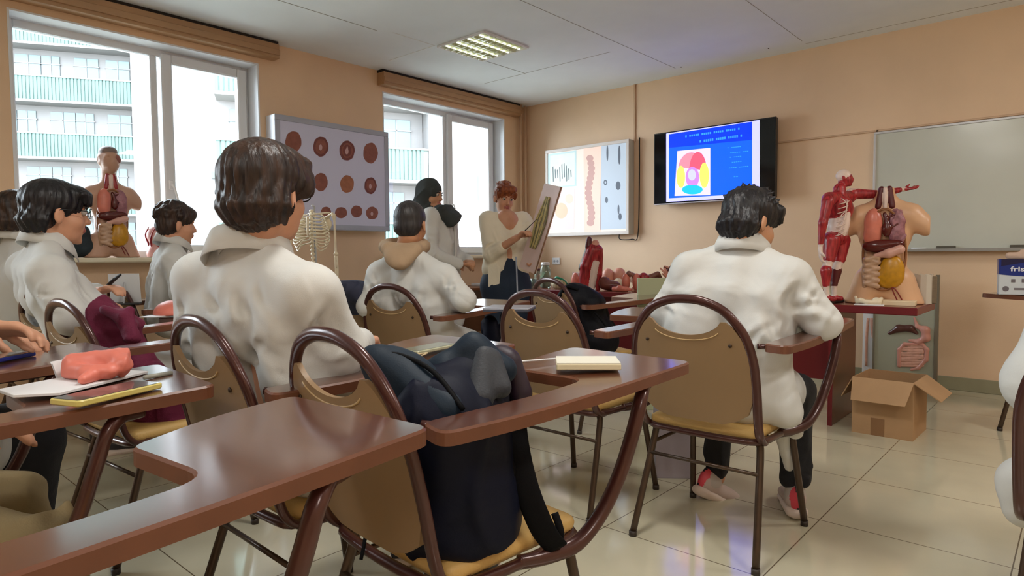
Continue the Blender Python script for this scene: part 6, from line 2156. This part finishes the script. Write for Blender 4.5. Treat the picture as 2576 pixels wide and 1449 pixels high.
def text(body, size, loc, rot, parent, m, name='lettering', ext=.0006, align='LEFT', sx=1.0, off=0.0):
    cu = bpy.data.curves.new(name, 'FONT')
    cu.body = body
    cu.size = size
    cu.extrude = ext
    cu.offset = off
    cu.align_x = align
    cu.materials.append(m)
    o = bpy.data.objects.new(name, cu)
    COL.objects.link(o)
    o.parent = parent
    o.location = loc
    o.rotation_euler = rot
    bpy.context.view_layer.update()
    me = bpy.data.meshes.new_from_object(o.evaluated_get(bpy.context.evaluated_depsgraph_get()))
    me.name = name
    bpy.data.objects.remove(o, do_unlink=True)
    o = bpy.data.objects.new(name, me)
    COL.objects.link(o)
    o.parent = parent
    o.location = loc
    o.rotation_euler = rot
    o.scale = (sx, 1, 1)
    return o
text('friso', .040, (.055, -.0024, chh*.66), (math.radians(90), 0, 0), r, mat('letter_white', (232, 236, 246), .4), 'lettering', sx=1.35, off=.0008)
b = MB()
for (x0, x1, z0, z1) in ((.06, .08, .075, .095), (.11, .13, .075, .097), (.075, .15, .030, .042)):
    b.box((x0, -.0012, z0), (x1, 0, z1))
b.lathe([(.016, 0), (.016, .0012)], 18)
b.v[-36:] = [(v[0]+.035, -v[2], v[1]+.036) for v in b.v[-36:]]
b.build('printed_marks', mat('print_grey', (110, 104, 112), .5), r)
o = blob('cloth_roll', [cone((-.07, 0, .02), (.09, 0, .022), .020, .022), cone((.0, .02, .04), (.08, .02, .045), .018, .020), ell(V3(.05, 0, .05), (.03, .02, .02))], mat('tan_cloth', (206, 176, 156), .8, noise=.1, nscale=20), h=.006, k=.02, disp=fold(6, .004, 20))
o.location = (q0[0]+.13, q0[1]+.11, .783+chh)
tag(o, 'crumpled tan cloth on top of the blue and white carton', 'cloth')

# ================================================================ bags, coats, jackets
m_navy = mat('navy_nylon', (5, 10, 32), .6, spec=.2, noise=.1, nscale=8, bump=.08, bscale=300, crease=.02, cscale=6)
m_teal = mat('teal_padding', (12, 30, 46), .6, spec=.3, noise=.1, nscale=8, bump=.12, bscale=300)
m_greyn = mat('grey_lining', (46, 50, 58), .6, noise=.1, nscale=8, bump=.3, bscale=200)
m_bk = mat('black_webbing', (6, 6, 10), .7, spec=.15, bump=.2, bscale=300)
r = empty('backpack', tuple(onchair('c2', 0, 0, .478)), 0, 'open navy backpack propped on the empty chair in the front row', 'backpack')
o0 = onchair('c2', 0, 0, .478)
g_ = lambda px, py, d: W(px, py, d)-o0
body = [cone(g_(1175, 1270, 1.36), g_(1120, 1060, 1.28), .115, .105), cone(g_(1110, 1300, 1.36), g_(1060, 1080, 1.30), .10, .09), cone(g_(1220, 1180, 1.42), g_(1190, 1000, 1.36), .075, .07), cone(g_(1060, 1060, 1.32), g_(1180, 960, 1.38), .08, .07)]
blob('main_pocket', body, m_navy, r, h=.008, k=.05, disp=fold(91, .006, 9))
fl = [cone(g_(955, 910, 1.30), g_(1130, 1030, 1.22), .030, .036), cone(g_(935, 900, 1.32), g_(1000, 1010, 1.28), .022, .04), cone(g_(1000, 905, 1.33), g_(1150, 1010, 1.26), .025, .03), cone(g_(1020, 960, 1.30), g_(1080, 1080, 1.27), .05, .06)]
blob('back_pad', fl, m_teal, r, h=.007, k=.035)
MB().tube([g_(925, 900, 1.28), g_(1000, 892, 1.28), g_(1090, 935, 1.24), g_(1165, 1030, 1.185)], .005, 8, sub=5).build('pad_piping', m_bk, r, smooth=True)
f2 = [cone(g_(1085, 920, 1.34), g_(1190, 868, 1.36), .014, .020), cone(g_(1190, 868, 1.36), g_(1265, 930, 1.34), .022, .03), cone(g_(1120, 930, 1.33), g_(1180, 1000, 1.30), .022, .04), cone(g_(1200, 895, 1.36), g_(1210, 1000, 1.33), .03, .045)]
blob('open_flap', f2, m_teal, r, h=.007, k=.03)
f3 = [cone(g_(1215, 890, 1.30), g_(1205, 1000, 1.26), .016, .030), cone(g_(1240, 900, 1.31), g_(1260, 975, 1.29), .018, .022)]
blob('flap_lining', f3, m_greyn, r, h=.006, k=.02)
f4 = [cone(g_(1285, 905, 1.40), g_(1310, 990, 1.40), .022, .026), cone(g_(1260, 900, 1.42), g_(1290, 1000, 1.44), .03, .035)]
blob('side_flap', f4, mat('purple_black', (34, 14, 34), .5), r, h=.006, k=.02)
def strap(pts, w, t, nm, m, upv):
    MB().tube([np.array(p) for p in pts], [(w, t)]*len(pts), 12, sub=6, up=upv).build(nm, m, r, smooth=True)
strap([g_(1290, 1010, 1.42), g_(1300, 1120, 1.36), g_(1325, 1230, 1.34), g_(1365, 1330, 1.34), g_(1400, 1378, 1.36)], .026, .006, 'shoulder_strap', m_bk, tuple(RT))
strap([g_(1395, 1290, 1.36), g_(1410, 1340, 1.35), g_(1400, 1380, 1.36)], .008, .003, 'strap_tail', m_bk, tuple(RT))
strap([g_(921, 1300, 1.44), g_(919, 1350, 1.40), g_(908, 1408, 1.38)], .004, .002, 'strap_tail', m_bk, tuple(RT))
strap([g_(1250, 1120, 1.34), g_(1290, 1175, 1.34), g_(1270, 1240, 1.33), g_(1215, 1260, 1.33)], .010, .006, 'side_strap', m_bk, tuple(FW))
# black backpack on the chair before the red leg model
o0 = onchair('c10', 0, 0, .478)
r = empty('backpack', tuple(o0), 0, 'black backpack slumped on the chair before the red leg model', 'backpack')
body = [cone(g_(1500, 850, 3.86), g_(1455, 760, 3.86), .13, .10), cone(g_(1450, 830, 3.95), g_(1430, 755, 3.95), .10, .08), cone(g_(1440, 735, 3.86), g_(1490, 765, 3.82), .055, .08)]
blob('main_pocket', body, mat('black_navy_nylon', (8, 9, 18), .6, spec=.2, bump=.3, bscale=200, crease=.03, cscale=6), r, h=.010, k=.05, disp=fold(93, .010, 8))
MB().tube([g_(1405, 750, 3.80), g_(1425, 722, 3.80), g_(1455, 730, 3.78)], .010, 8, sub=4).build('carry_handle', m_bk, r, smooth=True)
MB().tube([g_(1470, 775, 3.70), g_(1500, 790, 3.70), g_(1530, 830, 3.70)], .006, 8, sub=4).build('zipper_edge', m_bk, r, smooth=True)
# burgundy jacket on chair c9
o0 = onchair('c9', 0, 0, .478)
r = empty('burgundy_jacket', tuple(o0), 0, 'crumpled burgundy jacket heaped on the chair in the left rows', 'jacket')
m_bg = mat('burgundy_cloth', (102, 18, 54), .8, noise=.12, nscale=10, bump=.4, bscale=200, crease=.05, cscale=8)
bq = [cone(g_(262, 790, 2.34), g_(285, 870, 2.36), .045, .07), cone(g_(255, 800, 2.36), g_(300, 820, 2.34), .05, .05), cone(g_(320, 800, 2.38), g_(345, 890, 2.40), .045, .06), cone(g_(300, 880, 2.38), g_(390, 1010, 2.44), .09, .12), cone(g_(350, 950, 2.36), g_(430, 1070, 2.42), .08, .10), cone(g_(370, 1060, 2.36), g_(450, 1100, 2.36), .06, .06)]
blob('jacket_cloth', bq, m_bg, r, h=.009, k=.03, disp=fold(95, .012, 10))
blob('sleeve', [cone(g_(262, 778, 2.29), g_(315, 800, 2.29), .024, .030), cone(g_(315, 800, 2.29), g_(340, 850, 2.28), .030, .030)], m_bg, r, h=.007, k=.02, disp=fold(96, .006, 14))
# dark blue coat on c6
r = empty('blue_coat', tuple(onchair('c6', 0, -.31, 0)), 0, 'dark blue coat slung over the chair back behind the hooded boy', 'coat')
o0 = onchair('c6', 0, -.31, 0)
bq = [cone(g_(848, 722, 3.35), g_(905, 728, 3.45), .035, .05), cone(g_(860, 735, 3.42), g_(900, 760, 3.5), .05, .06), cone(g_(895, 725, 3.40), g_(915, 770, 3.42), .035, .03)]
blob('coat_cloth', bq, mat('slate_blue_cloth', (44, 48, 70), .8, crease=.04, cscale=8), r, h=.009, k=.03, disp=fold(97, .010, 12))
# navy jacket hanging from the hooded boy's tablet
o0 = W(1250, 800, 3.6)
r = empty('navy_jacket', tuple(V3(o0[0], o0[1], 0)), 0, 'navy jacket hanging below the tablet of the hooded boy', 'jacket')
o0 = V3(o0[0], o0[1], 0)
blob('jacket_cloth', [cone(g_(1232, 812, 3.6), g_(1240, 860, 3.6), .05, .06), cone(g_(1275, 808, 3.65), g_(1270, 860, 3.65), .045, .06), cone(g_(1250, 880, 3.6), g_(1250, 960, 3.6), .07, .05)], m_navy, r, h=.010, k=.03, disp=fold(98, .010, 10))
# dark bag on the window sill
_c = WX(205, 640, .05)
r = empty('dark_bag', (.03, _c[1]-.02, SZ+.012), 0, 'dark teal bag on the window sill beside the torso with head', 'bag')
blob('bag_body', [cone((0, -.05, .07), (0, .05, .07), .07, .07), cone((0, -.01, .15), (0, .03, .17), .06, .05), cut(bx((0, 0, -.05), (.3, .3, .05)))], mat('dark_teal_cloth', (24, 38, 48), .7, crease=.03, cscale=8), r, h=.008, k=.04)
MB().tube([(.02, -.03, .19), (.02, 0, .25), (.02, .04, .20)], .006, 8, sub=4).build('handle', m_bk, r, smooth=True)
# paper bag on the floor
p = WZ(1692, 1196, 0)
r = empty('paper_bag', tuple(p), math.radians(38), 'grey-lilac paper bag standing on the floor before the pink sneakers', 'bag')
m_pb = mat('lilac_paper', (170, 162, 172), .6, noise=.04)
t = .0015
w2, d2_, h2 = .085, .04, .33
MB().box((-w2, -d2_, 0), (w2, -d2_+t, h2)).box((-w2, d2_-t, 0), (w2, d2_, h2)).box((-w2, -d2_, 0), (-w2+t, d2_, h2)).box((w2-t, -d2_, 0), (w2, d2_, h2)).box((-w2, -d2_, 0), (w2, d2_, t)).build('bag_body', m_pb, r)
MB().tube([(-.04, -d2_, h2-.01), (-.03, -d2_-.002, h2+.06), (.03, -d2_-.002, h2+.06), (.04, -d2_, h2-.01)], .002, 6, sub=4).build('handle', m_white, r, smooth=True)

# ================================================================ things lying on the tablets
def flat_on(px, py, z):
    return WZ(px, py, z)
def slab(name, label, cat, pa, pb, wid_, z, t, mats, bev=.003, parts=None):
    """thin box whose near long edge runs from pixel pa to pb on height z"""
    a, b = WZ(*pa, z+t), WZ(*pb, z+t)
    a[2] = b[2] = z
    L = np.linalg.norm(b-a)
    ang = math.atan2(b[1]-a[1], b[0]-a[0])
    r = empty(name, tuple(a), ang, label, cat)
    return r, L
zt = .7855
# phone in its yellow case
r, L = slab('phone', 'phone in a pale yellow case on the tablet at the left edge', 'phone', (197, 1010), (412, 962), .075, zt, .011, None)
MB().prism(rounded([(0, 0), (L, 0), (L, .076), (0, .076)], .010), 0, .011, bev=.002).build('case', mat('yellow_case', (206, 190, 112), .35), r)
MB().prism(rounded([(.004, .004), (L-.004, .004), (L-.004, .072), (.004, .072)], .008), .0108, .0118).build('screen', mat('phone_screen', (60, 66, 72), .06, spec=.8), r)
# opened booklet
r, L = slab('paper_booklet', 'white folded booklet lying under the pink ear-shaped model', 'booklet', (150, 990), (372, 935), .10, zt, .004, None)
pg = [(0, 0), (L, 0), (L+.01, .12), (.01, .15), (-.03, .07)]
MB().prism(pg, 0, .006, bev=.001).build('page', m_paper, r)
MB().add([(L*.55, .13, .006), (L+.02, .11, .006), (L+.03, .125, .045), (L*.56, .145, .040), (L*.55, .132, .006), (L+.02, .112, .006)], [(0, 1, 2, 3)]).add([(L*.55, .134, .006), (L+.02, .114, .006), (L+.03, .129, .045), (L*.56, .149, .040)], [(3, 2, 1, 0)]).build('raised_page', m_paper, r)
p = WZ(228, 962, zt)
r = empty('pink_model', (p[0], p[1], zt+.006), math.radians(35), 'folded salmon-pink anatomical model on the white booklet', 'anatomical model')
m_sal = mat('salmon_rubber', (216, 120, 104), .45, noise=.06, nscale=20)
blob('pink_folds', [cone((-.055, .02, .030), (-.02, .035, .036), .022, .018), cone((-.02, .035, .036), (.03, .04, .040), .016, .020), cone((.03, .04, .040), (.058, .02, .030), .020, .018), cone((-.055, .01, .018), (.0, -.01, .016), .016, .016), cone((0, -.01, .016), (.045, .0, .018), .016, .016), cone((.02, -.02, .012), (.025, -.05, .010), .014, .010), cone((-.05, .03, .025), (.05, .03, .02), .018, .018)], m_sal, r, h=.0035, k=.008, disp=fold(101, .003, 30))
# grey pen
a, b = WZ(362, 950, zt+.004), WZ(432, 938, zt+.004)
o = MB().tube([a, b], .005, 10).build('grey_marker', mat('marker_grey', (150, 150, 140), .4), smooth=True)
tag(o, 'stubby grey marker beyond the yellow-cased phone', 'pen')
# phone at the far left
r, L = slab('phone', 'dark blue phone lying under the hovering hand', 'phone', (22, 898), (93, 885), .07, zt-.004, .010, None)
MB().prism(rounded([(-.06, 0), (L, 0), (L, .07), (-.06, .07)], .008), 0, .010, bev=.002).build('case', mat('blue_case', (22, 34, 116), .35), r)
MB().prism(rounded([(-.056, .004), (L-.004, .004), (L-.004, .066), (-.056, .066)], .006), .0098, .0108).build('screen', mat('phone_screen', (60, 66, 72), .06, spec=.8), r)
# white notebook and stylus on the empty chair's tablet
r, L = slab('notebook', 'thick white notebook on the tablet of the chair with the navy backpack', 'notebook', (1400, 916), (1563, 916), .09, zt, .014, None)
MB().box((0, 0, 0), (L, .105, .014), bev=.002, mi=0).box((.001, .001, .014), (L-.001, .104, .016), mi=1).build('page_block', [mat('cream_pages', (226, 216, 184), .6), mat('notebook_cover', (226, 222, 206), .5)], r)
a, b = WZ(1287, 911, zt+.002), WZ(1398, 902, zt+.002)
o = MB().tube([a, b], .0022, 8).build('white_stylus', m_white, smooth=True)
tag(o, 'thin white stylus lying beside the thick white notebook', 'pen')
# phone with lanyard on the broad boy's tablet
r, L = slab('phone', 'grey phone in a clear case on the broad boy\'s tablet', 'phone', (1052, 884), (1135, 868), .07, zt, .009, None)
MB().prism(rounded([(0, 0), (L+.03, 0), (L+.03, .07), (0, .07)], .008), 0, .009, bev=.002).build('case', mat('clear_case', (176, 176, 150), .3), r)
MB().prism(rounded([(.004, .004), (L+.026, .004), (L+.026, .066), (.004, .066)], .006), .0088, .0098).build('screen', mat('phone_grey', (120, 128, 116), .08, spec=.8), r)
o = MB().tube([WZ(1062, 884, zt+.004), WZ(1045, 892, zt+.004), WZ(1075, 888, zt+.004), WZ(1035, 904, zt+.004), WZ(1015, 908, zt+.004)], .002, 6, sub=5).build('lanyard', mat('lanyard_cream', (200, 180, 140), .7), smooth=True)
tag(o, 'cream lanyard cord trailing from the phone in the clear case', 'cord')
# closed grey laptop and folders in front of the teacher
r, L = slab('laptop', 'closed silver-grey laptop on the hooded boy\'s tablet', 'laptop', (1213, 775), (1330, 776), .20, .785, .018, None)
MB().prism(rounded([(0, 0), (L, 0), (L, .21), (0, .21)], .01), 0, .009, bev=.002).build('base', mat('laptop_dark', (70, 72, 84), .4), r)
MB().prism(rounded([(0, 0), (L, 0), (L, .21), (0, .21)], .01), .0095, .018, bev=.002).build('lid', mat('laptop_silver', (176, 178, 190), .3, metal=.3), r)
# a chair near the window with a propped tablet device
ch = copy_tree(proto)
ch.location = (.36, -4.80, 0)
ch.rotation_euler.z = 0
tag(ch, 'chair under the bigger window with a propped white screen on its tablet', 'chair', 'brown tablet-arm chairs')
CH['c14'] = ch
a = WZ(318, 762, .79)
r = empty('tablet_stand', (a[0], a[1], .787), math.radians(-25), 'white device propped like an A-frame under the bigger window', 'tablet')
MB().add([(-.01, -.075, 0), (.002, -.075, 0), (.072, -.075, .17), (.060, -.075, .17), (-.01, .075, 0), (.002, .075, 0), (.072, .075, .17), (.060, .075, .17)], [(0, 1, 2, 3), (7, 6, 5, 4), (0, 4, 5, 1), (1, 5, 6, 2), (2, 6, 7, 3), (3, 7, 4, 0)]).build('screen_panel', m_white, r)
MB().tube([(.050, 0, .12), (.10, 0, .0)], .005, 6).tube([(.10, -.04, .004), (.10, .04, .004)], .004, 6).build('kickstand', m_alu, r, smooth=True)
MB().box((.01, -.08, 0), (.14, .08, .008), bev=.002).build('keyboard', m_dark, r)
# pink bowl-shaped model on c8's tablet
p = onchair('c8', .13, .33, tabz(.33)+.0)
p = WZ(432, 792, .785)
r = empty('pink_model', (p[0], p[1], .786), 0, 'smooth pink dome-shaped model on the tablet beside the broad boy', 'anatomical model')
blob('dome', [ell(V3(0, 0, .0), (.085, .075, .065)), cut(bx((0, 0, -.08), (.2, .2, .08)))], m_sal, r, h=.005, k=.01)
r, L = slab('paper_booklet', 'small white leaflet beside the smooth pink dome', 'booklet', (350, 797), (392, 797), .08, .785, .003, None)
MB().prism([(0, 0), (L, 0), (L+.02, .09), (.01, .10)], 0, .003).build('page', m_paper, r)
